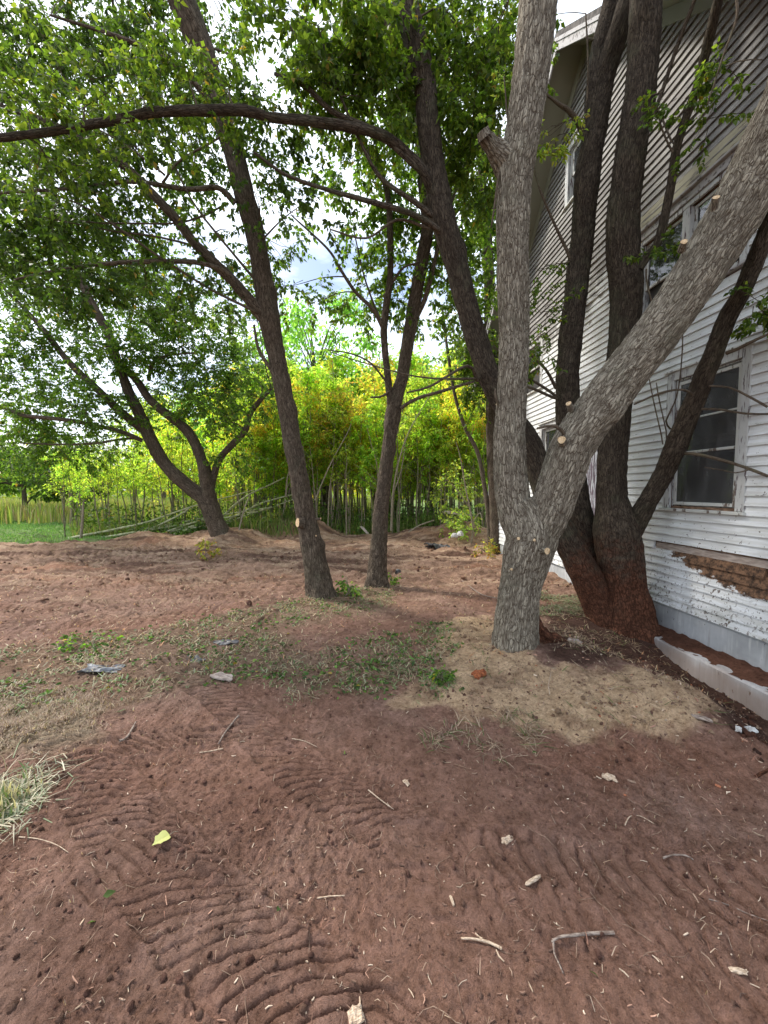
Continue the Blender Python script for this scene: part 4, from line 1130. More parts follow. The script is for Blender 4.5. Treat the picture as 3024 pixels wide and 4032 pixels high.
cut_face(TC, at(1965, 1600, 4.75), (-.6, -.6, .4), .02, bark='bark_dark')
for c in [(1820, 380, 4.9, 130, 150, 48), (1900, 620, 5.0, 110, 140, 38), (1830, 130, 4.9, 130, 120, 42), (1980, 250, 5.2, 110, 140, 38), (1760, 600, 5.2, 120, 120, 24), (1560, 260, 4.9, 120, 140, 36), (1480, 430, 4.8, 140, 110, 36), (1900, 30, 5.4, 160, 90, 36),
          (1650, 60, 5.0, 90, 90, 22), (1430, 160, 4.6, 110, 110, 30), (1310, 330, 4.5, 110, 90, 26), (1180, 260, 4.4, 90, 90, 18), (1150, 60, 4.3, 80, 90, 20), (1350, 40, 4.3, 110, 90, 30)]:
    TC.clump(*c, kind='green', size=.075)
for c in [(760, 330, 4.2, 170, 90, 30), (560, 380, 4.1, 150, 90, 20), (900, 360, 4.3, 110, 80, 18), (330, 420, 4.0, 170, 110, 22), (120, 480, 3.9, 150, 100, 18), (450, 560, 4.0, 150, 80, 14), (180, 650, 4.1, 170, 90, 16)]:
    TC.clump(*c, kind='green', size=.062)
for c in [(2180, 500, 4.9, 60, 60, 4), (2170, 580, 4.9, 40, 50, 5)]: TC.clump(*c, kind='lime', size=.055, tlen=.25)
for c in [(2120, 1230, 5.1, 60, 90, 10), (2110, 1380, 5.0, 60, 70, 9), (2130, 1060, 5.1, 40, 80, 4)]: TC.clump(*c, kind='green', size=.05, tlen=.3)
for c in [(2730, 300, 3.9, 130, 60, 6), (2680, 420, 3.95, 60, 70, 4), (2860, 290, 3.7, 60, 50, 4), (2970, 1200, 3.5, 60, 50, 7), (3010, 1260, 3.5, 30, 50, 4), (2560, 1000, 4.3, 50, 50, 4), (2790, 470, 3.8, 50, 50, 4)]: TC.clump(*c, kind='green', size=.05, tlen=.25, full=True)
TC.done()

# ---- middle tree, forks at head height
TE = Tree("forked_tree", "slim tree forking at head height, standing right of the cut stub tree", gp(1480, 2305), 'bark_brown', seed=40)
TE.limb("trunk", [(1480, 2345, 6.8, 104), (1483, 2305, 6.8, 88), (1488, 2200, 6.8, 76), (1500, 2012, 6.8, 64), (1518, 1860, 6.8, 58), (1535, 1723, 6.8, 56), (1546, 1640, 6.8, 66), (1560, 1570, 6.78, 56), (1585, 1480, 6.75, 50), (1604, 1360, 6.7, 52), (1622, 1253, 6.65, 54), (1645, 1120, 6.6, 52), (1670, 980, 6.5, 52), (1682, 880, 6.45, 50), (1665, 700, 6.4, 46), (1650, 500, 6.3, 44), (1610, 330, 6.2, 40), (1560, 200, 6.1, 38), (1500, 40, 6.0, 36), (1440, -200, 5.9, 28)],
        64, .03, .09, .006, 34, flare=.42, knots=[(2.6, 3.4, .03, .08)])
TE.limb("left_fork", [(1548, 1650, 6.78, 36), (1535, 1560, 6.75, 32), (1526, 1480, 6.7, 28), (1516, 1380, 6.65, 28), (1512, 1290, 6.6, 30), (1524, 1180, 6.55, 28), (1537, 1080, 6.5, 26), (1535, 900, 6.4, 26), (1525, 760, 6.3, 24), (1480, 640, 6.2, 20), (1400, 520, 6.1, 18), (1311, 405, 6.0, 16), (1217, 217, 5.9, 14), (1100, 50, 5.8, 10)], 26, .04, .12, .003, 40)
TE.limb("limb", [(1512, 1300, 6.6, 18), (1470, 1220, 6.5, 16), (1400, 1150, 6.4, 14), (1340, 1060, 6.3, 12), (1290, 980, 6.2, 9), (1150, 850, 6.1, 6)], 12, .06, .1, 0)
TE.limb("limb", [(1640, 1250, 6.6, 20), (1672, 1180, 6.6, 20), (1700, 1080, 6.55, 18), (1730, 950, 6.5, 16), (1790, 760, 6.4, 12), (1830, 640, 6.4, 8)], 14, .06, .1, 0)
TE.limb("limb", [(1580, 1605, 6.7, 16), (1640, 1570, 6.5, 14), (1740, 1540, 6.3, 14), (1870, 1500, 6.1, 10)], 12, .06, .1, 0)
TE.twigs([[(1540, 1120, 6.5, 12), (1590, 1060, 6.4, 9), (1650, 1040, 6.3, 6)], [(1510, 1290, 6.6, 9), (1440, 1100, 6.5, 7), (1390, 900, 6.4, 5)], [(1535, 1540, 6.7, 12), (1490, 1560, 6.6, 9), (1455, 1562, 6.6, 6)],
          [(1520, 1500, 6.7, 10), (1460, 1430, 6.6, 8), (1380, 1390, 6.5, 6), (1290, 1375, 6.4, 4)]])
for c in [(1500, 700, 6.6, 160, 130, 44), (1640, 820, 6.8, 120, 120, 30), (1750, 950, 6.9, 120, 140, 42), (1560, 1000, 6.8, 110, 110, 28), (1820, 1150, 7.2, 120, 130, 40), (1440, 1180, 6.9, 90, 80, 20), (1590, 1180, 7.0, 110, 80, 22),
          (1350, 640, 6.4, 110, 90, 18), (1430, 900, 6.5, 70, 90, 10), (1230, 130, 6.2, 100, 110, 22), (1400, 250, 6.4, 110, 110, 26), (1560, 420, 6.6, 130, 130, 34), (1690, 480, 6.8, 130, 130, 34), (1700, 250, 6.8, 140, 130, 34), (1500, 60, 6.4, 150, 110, 34), (1800, 760, 7.2, 130, 120, 36), (1900, 900, 7.4, 110, 110, 30), (1240, 1200, 6.6, 60, 60, 7), (1100, 1130, 6.5, 70, 60, 8), (1130, 820, 6.3, 60, 90, 7)]:
    TE.clump(*c, kind='green', size=.085)
TE.done()

# ---- left main tree with the sawn stub
TF = Tree("sawn_stub_tree", "tall leaning tree with a pale sawn stub low on its left side, mid picture", gp(1268, 2340), 'bark_brown', seed=60)
TF.limb("trunk", [(1272, 2390, 6.15, 128), (1266, 2340, 6.15, 108), (1245, 2230, 6.15, 92), (1222, 2121, 6.15, 88), (1206, 2040, 6.15, 84), (1188, 1940, 6.1, 78), (1168, 1832, 6.1, 74), (1150, 1740, 6.1, 78), (1137, 1651, 6.1, 72), (1110, 1510, 6.05, 72), (1080, 1362, 6.0, 72), (1060, 1250, 5.95, 84), (1043, 1145, 5.9, 78), (1024, 1020, 5.85, 74), (1000, 900, 5.8, 74), (970, 796, 5.7, 84), (935, 651, 5.6, 78), (890, 506, 5.5, 80), (850, 380, 5.4, 86), (810, 240, 5.3, 90), (765, 120, 5.2, 98), (715, 0, 5.1, 104), (650, -160, 5.0, 90), (560, -450, 4.9, 70)],
        84, .028, .10, .006, 34, flare=.42, knots=[(1.0, 3.3, .04, .09), (4.9, 3.6, .045, .12), (3.2, 3.4, .03, .1)])
TF.limb("limb", [(1055, 1270, 5.95, 50), (1010, 1215, 5.85, 48), (930, 1120, 5.7, 44), (840, 1030, 5.6, 40), (760, 950, 5.5, 38), (700, 870, 5.4, 38), (630, 795, 5.3, 36), (540, 700, 5.2, 34), (470, 640, 5.1, 32), (330, 560, 5.0, 30), (180, 480, 4.9, 28), (0, 420, 4.8, 20)], 34, .04, .12, .004, 38)
TF.limb("limb", [(1050, 1290, 5.9, 22), (980, 1200, 5.8, 20), (900, 1080, 5.6, 18), (780, 1035, 5.5, 18), (650, 1030, 5.4, 18), (460, 1035, 5.2, 16), (250, 1060, 5.0, 12), (60, 1100, 4.9, 8)], 14, .06, .1, 0)
TF.limb("limb", [(925, 800, 5.6, 24), (860, 740, 5.5, 20), (740, 745, 5.4, 18), (520, 715, 5.2, 15), (300, 740, 5.1, 12), (0, 760, 5.0, 9)], 14, .06, .1, 0)
TF.limb("limb", [(1130, 1660, 6.1, 22), (1110, 1600, 6.0, 20), (1080, 1480, 5.95, 16), (1020, 1380, 5.9, 14), (1000, 1280, 5.9, 9)], 14, .06, .1, 0)
TF.limb("limb", [(870, 460, 5.4, 26), (740, 300, 5.2, 22), (600, 200, 5.1, 18), (420, 130, 5.0, 14), (200, 60, 4.9, 8)], 14, .06, .1, 0)
TF.twigs([[(1040, 1140, 5.9, 12), (900, 980, 5.6, 10), (760, 790, 5.4, 8), (640, 560, 5.2, 6), (560, 420, 5.1, 4)], [(1010, 1230, 5.8, 12), (800, 1120, 5.5, 10), (600, 1000, 5.3, 9), (350, 820, 5.1, 7), (50, 700, 5.0, 4)],
          [(1000, 1180, 5.8, 12), (820, 1010, 5.6, 9), (640, 940, 5.4, 8), (400, 900, 5.2, 6), (100, 830, 5.1, 4)], [(640, 720, 5.2, 10), (700, 640, 5.1, 9), (860, 540, 5.0, 8), (960, 440, 4.9, 6)],
          [(900, 800, 5.6, 9), (700, 880, 5.4, 7), (450, 880, 5.2, 6), (240, 860, 5.1, 4)], [(650, 690, 5.2, 9), (560, 620, 5.1, 8), (400, 520, 5.0, 6), (200, 430, 4.9, 4)],
          [(1170, 1900, 6.0, 5), (1190, 1820, 5.9, 4), (1200, 1800, 5.9, 3)]])
cut_face(TF, at(1180, 2058, 5.98), (-1, -.75, .1), .072, length=.04, bark='bark_brown')
cut_face(TF, at(1254, 2043, 5.98), (.9, -.6, .2), .018, bark='bark_brown')
cut_face(TF, at(1243, 2110, 5.95), (.3, -1, .2), .014, bark='bark_brown')
for (x_, y_, n_) in [(60, 60, 44), (250, 120, 44), (430, 60, 36), (600, 130, 34), (120, 260, 44), (330, 270, 36), (520, 260, 34), (680, 330, 24), (60, 420, 30), (250, 560, 28), (430, 480, 24), (60, 640, 36), (240, 760, 34), (420, 700, 22), (570, 590, 18), (700, 560, 16), (830, 620, 14),
                     (80, 860, 36), (280, 930, 30), (480, 850, 20), (640, 820, 14), (760, 700, 10), (100, 1060, 34), (330, 1100, 26), (560, 1000, 14), (760, 1100, 12), (880, 1180, 14), (920, 960, 9), (820, 90, 14), (560, 1160, 16), (980, 330, 12), (1060, 480, 12), (1120, 640, 9), (1010, 760, 9), (1180, 780, 6), (1060, 980, 8), (880, 60, 12)]:
    TF.clump(x_ + rng.uniform(-30, 30), y_ + rng.uniform(-30, 30), 5.6 + rng.uniform(-.7, 1.6), 125, 105, int(n_ * 1.45), kind='deep' if (x_ + y_) % 5 in (0, 1) else 'lime' if (x_ + y_) % 5 == 2 else 'green', size=rng.uniform(.06, .088))
TF.done()

# ---- left far leaning tree
TG = Tree("leaning_tree", "low spreading tree leaning left with a split broken top, at the far soil edge", gp(890, 2130), 'bark_brown', seed=80)
TG.limb("trunk", [(890, 2165, 12.6, 100), (878, 2130, 12.6, 82), (850, 2060, 12.6, 72), (822, 1990, 12.6, 74), (800, 1960, 12.6, 66), (740, 1915, 12.55, 56), (690, 1870, 12.5, 54), (640, 1815, 12.5, 52), (600, 1745, 12.4, 50), (571, 1680, 12.4, 48), (540, 1610, 12.3, 44), (510, 1550, 12.3, 40), (480, 1470, 12.2, 36), (455, 1400, 12.2, 36), (430, 1320, 12.1, 34), (385, 1240, 12., 34), (340, 1150, 11.9, 30), (280, 1020, 11.8, 24), (200, 900, 11.6, 14)],
        54, .06, .1, .010, 22, flare=.4)
TG.limb("stem", [(835, 2010, 12.6, 60), (826, 1950, 12.6, 50), (808, 1890, 12.6, 46), (798, 1830, 12.6, 44), (775, 1760, 12.55, 42), (740, 1700, 12.5, 40), (690, 1655, 12.45, 38), (630, 1610, 12.4, 34), (580, 1560, 12.4, 32), (540, 1500, 12.4, 30), (480, 1440, 12.3, 26), (420, 1360, 12.3, 20)], 40, .06, .1, .008, 22)
TG.limb("stem", [(828, 1935, 12.6, 30), (845, 1860, 12.6, 28), (870, 1800, 12.55, 28), (920, 1745, 12.5, 26), (965, 1695, 12.5, 26), (985, 1630, 12.4, 22), (1030, 1570, 12.3, 18), (1070, 1530, 12.2, 12)], 30, .06, .1, .005, 22)
TG.limb("broken_stub", [(826, 1960, 12.55, 50), (812, 1880, 12.5, 52), (806, 1826, 12.48, 40), (802, 1812, 12.46, 18)], 30, .04, .15, .01, 22)
TG.limb("limb", [(575, 1700, 12.4, 34), (510, 1650, 12.3, 34), (440, 1590, 12.2, 32), (380, 1530, 12.1, 28), (310, 1465, 12., 26), (250, 1400, 11.9, 24), (180, 1310, 11.8, 22), (100, 1220, 11.7, 16), (0, 1120, 11.6, 10)], 30, .06, .12, .005, 22)
TG.limb("limb", [(560, 1735, 12.4, 18), (500, 1708, 12.2, 18), (440, 1690, 12.0, 18), (360, 1672, 11.8, 17), (270, 1655, 11.6, 17), (180, 1645, 11.4, 16), (90, 1635, 11.2, 15), (0, 1600, 11.0, 13), (-150, 1560, 10.8, 10)], 20, .08, .12, 0)
TG.limb("limb", [(545, 1725, 12.4, 10), (470, 1730, 12.2, 10), (380, 1745, 12.0, 10), (250, 1750, 11.8, 8), (80, 1745, 11.6, 5)], 12, .1, .12, 0)
TG.limb("limb", [(585, 1500, 12.3, 14), (600, 1430, 12.3, 12), (660, 1400, 12.2, 9), (760, 1390, 12.1, 6)], 10, .1, .1, 0)
for (x_, y_, n_) in [(60, 1150, 26), (200, 1200, 26), (350, 1180, 26), (480, 1240, 26), (620, 1230, 26), (760, 1250, 26), (900, 1330, 26), (100, 1330, 26), (260, 1350, 24), (420, 1400, 22), (560, 1380, 28), (700, 1400, 32), (830, 1440, 30), (960, 1470, 24), (60, 1480, 26), (200, 1520, 22), (370, 1560, 18), (620, 1510, 22), (760, 1560, 22), (880, 1580, 24), (1000, 1560, 18),
                     (60, 1620, 24), (180, 1700, 28), (330, 1640, 16), (60, 1760, 22), (260, 1790, 18), (150, 1600, 16), (460, 1690, 10), (690, 1690, 8), (900, 1680, 12), (950, 1780, 9), (1000, 1230, 14), (350, 1000, 26), (520, 1080, 20), (200, 1010, 26), (40, 980, 26), (660, 1110, 20), (400, 1760, 8)]:
    TG.clump(x_ + rng.uniform(-20, 20), y_ + rng.uniform(-20, 20), 12.2 + rng.uniform(-1.2, 1.2), 100, 78, int(n_ * 2.0), kind='green' if x_ > 500 else 'lime' if (x_ + y_) % 2 else 'green', size=.10, tlen=.6, twr=.006)
TG.done()

# ---- slim trunk at the far house corner
TD = Tree("corner_tree", "straight brown trunk standing at the far corner of the house", gp(1962, 2170), 'bark_brown', seed=95)
TD.limb("trunk", [(1964, 2200, 10.6, 76), (1960, 2150, 10.6, 60), (1952, 2000, 10.6, 54), (1944, 1860, 10.6, 52), (1936, 1700, 10.6, 46), (1932, 1500, 10.6, 42), (1928, 1300, 10.6, 42), (1926, 1080, 10.5, 42), (1915, 900, 10.4, 36), (1898, 700, 10.3, 30), (1890, 500, 10.2, 22)], 40, .06, .1, .007, 28, flare=.4)
TD.limb("fork", [(1928, 870, 10.4, 26), (1950, 780, 10.3, 26), (1962, 650, 10.2, 20), (1965, 500, 10.1, 14)], 20, .08, .1, .004, 28)
TD.limb("slim_stem", [(1930, 2150, 10.7, 22), (1922, 2020, 10.7, 20), (1905, 1900, 10.7, 18), (1880, 1780, 10.7, 17), (1830, 1680, 10.7, 15), (1790, 1550, 10.7, 13), (1762, 1380, 10.7, 12), (1740, 1200, 10.7, 9)], 16, .08, .1, 0)
for c in [(1900, 1050, 10.5, 90, 110, 44), (1870, 1250, 10.8, 80, 100, 40), (1960, 900, 10.6, 80, 90, 36), (1900, 780, 10.6, 100, 100, 40), (1840, 640, 10.5, 110, 100, 40), (1950, 560, 10.4, 100, 110, 40), (1820, 1400, 11.2, 70, 80, 26), (1880, 1480, 10.2, 70, 70, 34), (1870, 1380, 10.0, 70, 70, 34), (1900, 1580, 10.2, 50, 60, 16)]:
    TD.clump(*c, kind='green', size=.09, tlen=.5)
TD.done()

# ------------------------------------------------------------------ saplings and the thicket behind
def sapling_proto(seed, h, lean, kind, n, pale=False, start=.45, size=.10, wid=.5, spread=.5, per=6):
    r = np.random.default_rng(seed)
    root = thing("sapling", "slender upright sapling of the thicket behind the cleared soil", "sapling")
    mb = MB(); k = 6
    P = [[lean * h * (t / k) ** 1.5 + r.normal(0, .03), r.normal(0, .03), h * t / k] for t in range(k + 1)]; P[0] = [0, 0, -.1]
    R0 = .013 + .0034 * h
    P2, R2 = tube(mb, P, [R0 * (1 - .12 * t) for t in range(k + 1)], 7, .3, .1, 0, seed=seed, wob=.03)
    for _ in range(int(h * 1.6)):
        f = r.uniform(start * .7, .95); q = int(f * (len(P2) - 1)); a_ = r.uniform(0, 2 * pi); l_ = r.uniform(.3, .8)
        prism(mb, [P2[q], P2[q] + [cos(a_) * l_ * .5, sin(a_) * l_ * .5, l_ * .4], P2[q] + [cos(a_) * l_, sin(a_) * l_, l_ * .7]], [R0 * .4, R0 * .3, R0 * .15])
    mb.obj("stem", M['bark_pale'] if pale else M['bark_stem'], root)
    lf = MB()
    for _ in range(n):
        f = start + (1 - start) * r.random() ** .8; q = int(f * (len(P2) - 1))
        c = P2[q] + r.normal(0, spread * .35, 3) * [1, 1, .6]
        sprays(lf, None, c, (.22, .22, .18), 3, size, kind, False, .3, per, 3, r=r, width=wid)
    lf.obj("leaves", M['leaf_backlit'], root)
    return root
protos = {
    'bare': [sapling_proto(101 + k, h, l, 'lime', n, pale=(k % 2 == 0), start=.60, per=5) for k, (h, l, n) in enumerate([(3.6, .10, 7), (4.2, -.08, 8), (3.2, .16, 6), (3.8, -.02, 9)])],
    'leafy': [sapling_proto(111 + k, h, l, kd, int(n * .85), start=.50, size=.13) for k, (h, l, kd, n) in enumerate([(5.2, .05, 'lime', 24), (5.8, -.06, 'yellow', 28), (4.8, .02, 'lime', 20), (6.6, .03, 'lime', 32), (5.4, -.03, 'yellow', 26)])],
    'sumac': [sapling_proto(121 + k, h, l, 'sumac', n, start=.6, size=.16, wid=.3, spread=.9, per=8) for k, (h, l, n) in enumerate([(4.6, .08, 18), (5.2, -.08, 22)])]}
rs = random.Random(5)
used = set()
def plant(proto, x, y, sc, label, group):
    o = proto if proto.name not in used else copy_tree(proto)
    used.add(proto.name)
    o.location = (x, y, float(height(np.array([x]), np.array([y]), False)[0]) - .02)
    o.rotation_euler = (0, 0, rs.uniform(0, 6.28)); o.scale = (sc, sc, sc * rs.uniform(.9, 1.1))
    o["label"] = label; o["category"] = "sapling"; o["group"] = group
def where(px_):
    for lim, w in ((560, "left of the leaning tree"), (900, "behind the leaning tree"), (1130, "right of the leaning tree"), (1480, "left of the slim forked tree"),
                   (1720, "just right of the slim forked tree"), (3000, "near the house corner")):
        if px_ < lim: return w
# sparse row with bare stems on the left
for k in range(64):
    px_ = rs.uniform(250, 1240); Y_ = rs.uniform(13.6, 16.5)
    if abs(px_ - 860) < 50 and Y_ < 14: continue
    x_ = (px_ - 1512) / FPX * Y_
    pr_ = rs.choice(protos['bare'])
    plant(pr_, x_, Y_, rs.uniform(.75, 1.1), ("pale grey" if protos['bare'].index(pr_) % 2 == 0 else "green brown") + " bare-stemmed sapling " + where(px_), "bare-stemmed saplings on the left")
# dense thicket in the middle
for k in range(185):
    px_ = rs.uniform(930, 1990); Y_ = 14.6 + (rs.random() ** 1.3) * 6.5
    x_ = (px_ - 1512) / FPX * Y_
    pr_ = rs.choice(protos['leafy'] if rs.random() < .86 else protos['sumac'])
    lk = "sumac like" if pr_ in protos['sumac'] else ["light green", "yellow green", "mid green", "tall light green", "yellow green"][protos['leafy'].index(pr_)]
    plant(pr_, x_, Y_, rs.uniform(.72, 1.08) * (1 + .35 * (Y_ > 17)), lk + " thicket sapling " + where(px_) + (", in the front rank" if Y_ < 16.5 else ", further back"), "saplings of the dense thicket")
for k in range(50):
    px_ = rs.uniform(1180, 1960); Y_ = rs.uniform(14.2, 15.8)
    pr_ = rs.choice(protos['bare'])
    plant(pr_, (px_ - 1512) / FPX * Y_, Y_, rs.uniform(.95, 1.35), ("pale grey" if protos['bare'].index(pr_) % 2 == 0 else "green brown") + " thin bare stem at the thicket edge " + where(px_), "thin stems along the thicket edge")
for k in range(22):
    px_ = rs.choice([rs.uniform(1000, 1250), rs.uniform(1500, 1900), rs.uniform(620, 1050)]); Y_ = rs.uniform(16.5, 19)
    plant(rs.choice(protos['sumac']), (px_ - 1512) / FPX * Y_, Y_, rs.uniform(.95, 1.35), "sumac sapling with orange tinted leaves " + where(px_), "sumac saplings turning orange")
for g in protos.values():
    for p_ in g:
        if p_.name not in used:
            for c in list(p_.children): bpy.data.objects.remove(c)
            bpy.data.objects.remove(p_)

# undergrowth and tall weeds (uncountable)
def blades(n, xy, hmin, hmax, w, cols, lean=.35, r=rng, flat=False, micro=False):
    x, y = xy; z = height(x, y, micro)
    h = r.uniform(hmin, hmax, n); a = r.uniform(0, 2 * pi, n)
    d = np.stack([np.cos(a), np.sin(a), np.zeros(n)], 1); s_ = np.stack([-np.sin(a), np.cos(a), np.zeros(n)], 1)
    b = np.stack([x, y, z - .005], 1)
    if flat:
        up = np.array([0, 0, 1.])
        m1 = b + d * (h * .5)[:, None] + up * (.012 + r.uniform(0, .03, n))[:, None] ; m2 = b + d * h[:, None] + up * (.008 + r.uniform(0, .03, n))[:, None]; b = b + up * .012
        k2 = height(m2[:, 0], m2[:, 1], micro); m2[:, 2] = np.maximum(m2[:, 2], k2 + .004)
    else:
        l_ = r.uniform(0, lean, n)
        m1 = b + d * (h * l_ * .35)[:, None] + np.array([0, 0, 1.]) * (h * .6)[:, None]; m2 = b + d * (h * l_)[:, None] + np.array([0, 0, 1.]) * h[:, None]
    W = (w * r.uniform(.6, 1.3, n))[:, None]
    V = np.stack([b - s_ * W / 2, b + s_ * W / 2, m1 + s_ * W * .4, m1 - s_ * W * .4, m2], 1).reshape(-1, 3)
    i_ = (np.arange(n) * 5)[:, None]
    c = np.array(cols)[r.integers(0, len(cols), n)] * r.uniform(.7, 1.3, (n, 1)); c = np.hstack([c, np.ones((n, 1))])
    mb = MB(); mb.add(V, i_ + np.array([0, 1, 2, 3]), i_ + np.array([3, 2, 4]), leaf_col=np.repeat(c, 5, 0))
    return mb
def fan(n, p0, p1, Y0, Y1, pw=1., r=rng):
    Y = Y0 + (Y1 - Y0) * r.random(n) ** pw
    return (r.uniform(p0, p1, n) - 1512) / FPX * Y, Y
GREENS = [(.14, .25, .05), (.10, .19, .04), (.20, .31, .06), (.24, .28, .09), (.30, .25, .13)]
x_, y_ = fan(16000, 1200, 2000, 14.5, 19)
x_ += .5 * noise2(x_, y_, 1.1, 7); mb = blades(16000, (x_, y_), .12, .75, .02, GREENS, 1.3); x2, y2 = fan(7000, 1180, 2000, 14.4, 17.5)
leaves_at(mb, np.stack([x2, y2, height(x2, y2, False) + rng.uniform(.02, 1.0, 7000) ** 1.6 * (1 + .6 * noise2(x2, y2, .9, 8))], 1), rng.normal(size=(7000, 3)) + [0, 0, .1], rng.uniform(.06, .16, 7000), 'green', False, .6); mb.obj("undergrowth", M['grass'], kind='stuff', label="tall dark grass and weeds under the thicket", category="undergrowth")
x_, y_ = fan(9000, 280, 1230, 13.4, 16.5)
mb = blades(9000, (x_, y_), .12, .55, .025, GREENS, 1.3); lf = mb
x2, y2 = fan(2600, 290, 1230, 13.6, 16.0)
leaves_at(lf, np.stack([x2, y2, height(x2, y2, False) + rng.uniform(.1, 1.1, 2600) ** 1.3], 1), rng.normal(size=(2600, 3)) + [0, 0, .1], rng.uniform(.08, .2, 2600), 'green', True, .55)
lf.obj("weeds", M['grass'], kind='stuff', label="leafy weeds growing along the foot of the sapling row", category="weeds")
x_ = rng.uniform(-24, -9.1, 42000); y_ = rng.uniform(12.2, 22, 42000)
keep = (y_ > 12.3 + .10 * (x_ + 11) + .3 * fbm2(x_, y_, 1.2, 3, 77))
x_, y_ = x_[keep], y_[keep]
mb = blades(len(x_), (x_, y_), .04, .11, .02, [(.12, .24, .06), (.16, .28, .08), (.20, .28, .11), (.09, .19, .05)], .8); mb.obj("lawn_grass", M['grass'], kind='stuff', label="short pale green grass beyond the bare soil on the left", category="grass")
x_, y_ = fan(14000, -200, 1500, 19, 42, .8)
mb = blades(14000, (x_, y_), .4, 1.2, .07, [(.26, .33, .08), (.34, .35, .11), (.20, .30, .07), (.36, .29, .16)]); mb.obj("meadow_grass", M['grass'], kind='stuff', label="tall yellow green meadow grass beyond the saplings", category="grass")

# distant trees and bushes, each with trunk and crown
def bg_tree(seed, h, w, kind, nclump, per, size, name="background_tree"):
    r = np.random.default_rng(seed)
    root = thing(name, "tree", "tree")
    mb = MB(); P2, R2 = tube(mb, [[0, 0, -.2], [r.normal(0, .1), 0, h * .3], [r.normal(0, .3), r.normal(0, .3), h * .85]], [h * .018 + .04, h * .014 + .02, .03], 8, .6, .1, 0, seed=seed)
    lf = MB()
    for _ in range(nclump):
        u = r.normal(size=3); u /= np.linalg.norm(u); rr = r.random() ** .45
        c = np.array([u[0] * w * rr, u[1] * w * rr, h * .58 + u[2] * h * .40 * rr])
        q = P2[np.argmin(np.abs(P2[:, 2] - c[2] * .75))]
        prism(mb, [q, (q + c) / 2 + [0, 0, .2], c], [.04, .03, .015], 4)
        rad = r.uniform(.5, 1.0) * w * .30
        n = per; uu = r.normal(size=(n, 3)); uu /= np.linalg.norm(uu, axis=1)[:, None]
        pts = c + uu * (r.random(n) ** .5)[:, None] * [rad, rad, rad * .7]
        leaves_at(lf, pts, uu * .5 + r.normal(0, .4, (n, 3)) + [0, 0, -.5], size * r.uniform(.7, 1.3, n), kind, False, .5, r=r)
    mb.obj("trunk", M['bark_brown'], root); lf.obj("crown", M['leaf_backlit'], root)
    return root
bp = {'willow': bg_tree(201, 12.5, 3.6, 'willow', 60, 150, .24), 'lime': bg_tree(202, 9.5, 3.4, 'lime', 50, 150, .24),
      'yellow': bg_tree(203, 6.0, 3.0, 'yellow', 44, 130, .22, "bush"), 'deep': bg_tree(204, 5.0, 2.6, 'deep', 44, 130, .2, "bush")}
BGT = [
    ('willow', -3.3, 21.0, 1.0, "tall soft green tree rising behind the leaning tree and the tall left trunk"),
    ('willow', -6.8, 23.5, .9, "soft green tree behind the spreading tree, left of the tallest background tree"),
    ('willow', .6, 24.0, .86, "soft green tree seen between the slim forked tree and the tall left trunk"),
    ('lime', 3.6, 23.0, 1.05, "bright green tree behind the dense thicket near the far house corner"),
    ('lime', 2.4, 19.6, .82, "bright yellow green tree rising straight out of the thicket near the house corner"),
    ('lime', .3, 20.5, .80, "bright green tree rising out of the thicket behind the slim forked tree"),
    ('lime', -.6, 27.0, 1.1, "bright green tree far behind the middle of the thicket"),
    ('willow', -12.5, 28, .8, "rounded green tree far behind the left sapling row"),
    ('lime', -18, 33, .9, "light green tree beyond the lawn near the left picture edge"),
    ('lime', -5.2, 19.5, .62, "light green young tree behind the leaning tree, closest of the background trees"),
    ('yellow', -7.5, 31, 1.0, "yellow green bush in the meadow behind the sapling row, centre of three"),
    ('yellow', -12.5, 34, 1.1, "yellow green bush in the meadow left behind the bare stems"),
    ('yellow', -3.0, 34, 1.2, "yellow green bush in the meadow just left of the thicket"),
    ('deep', -17.5, 21.5, .95, "dark green bush at the lawn edge on the far left"),
    ('deep', -23.5, 25, 1.3, "larger dark bush behind the lawn, at the outer left"),
    ('yellow', -13.5, 30, 1.1, "olive bush on the far side of the meadow"),
    ('lime', -24, 42, 1.3, "tall tree of the far tree line at the outer left"),
    ('lime', -8, 44, 1.2, "tall tree of the far tree line behind the meadow bushes"),
    ('willow', 6.6, 27, .95, "soft green tree rising behind the house corner")]
seen = set()
for k, x_, y_, s_, lab in BGT:
    o = bp[k] if k not in seen else copy_tree(bp[k]); seen.add(k)
    o.location = (x_, y_, -.05); o.rotation_euler = (0, 0, rs.uniform(0, 6.28)); o.scale = (s_, s_, s_)
    o["label"] = lab; o["category"] = "bush" if k in ('yellow', 'deep') else "tree"
    o["group"] = "bushes in and around the meadow" if k in ('yellow', 'deep') else "trees behind the thicket and meadow"
# distant wooded rise
mb = MB(); lf = MB(); n = 26000
X_ = rng.uniform(-120, 60, n); Yw = rng.uniform(70, 95, n); Z_ = rng.random(n) ** .8 * (7 + 2.5 * noise2(X_, Yw * 0, .08, 4) * 1.5)
leaves_at(lf, np.stack([X_, Yw, Z_], 1), rng.normal(size=(n, 3)) + [0, -.4, -.3], rng.uniform(.6, 1.3, n), 'lime', False, .7)
lf.obj("treeline", M['leaf'], kind='stuff', label="far line of woods closing the view behind the meadow", category="woods")

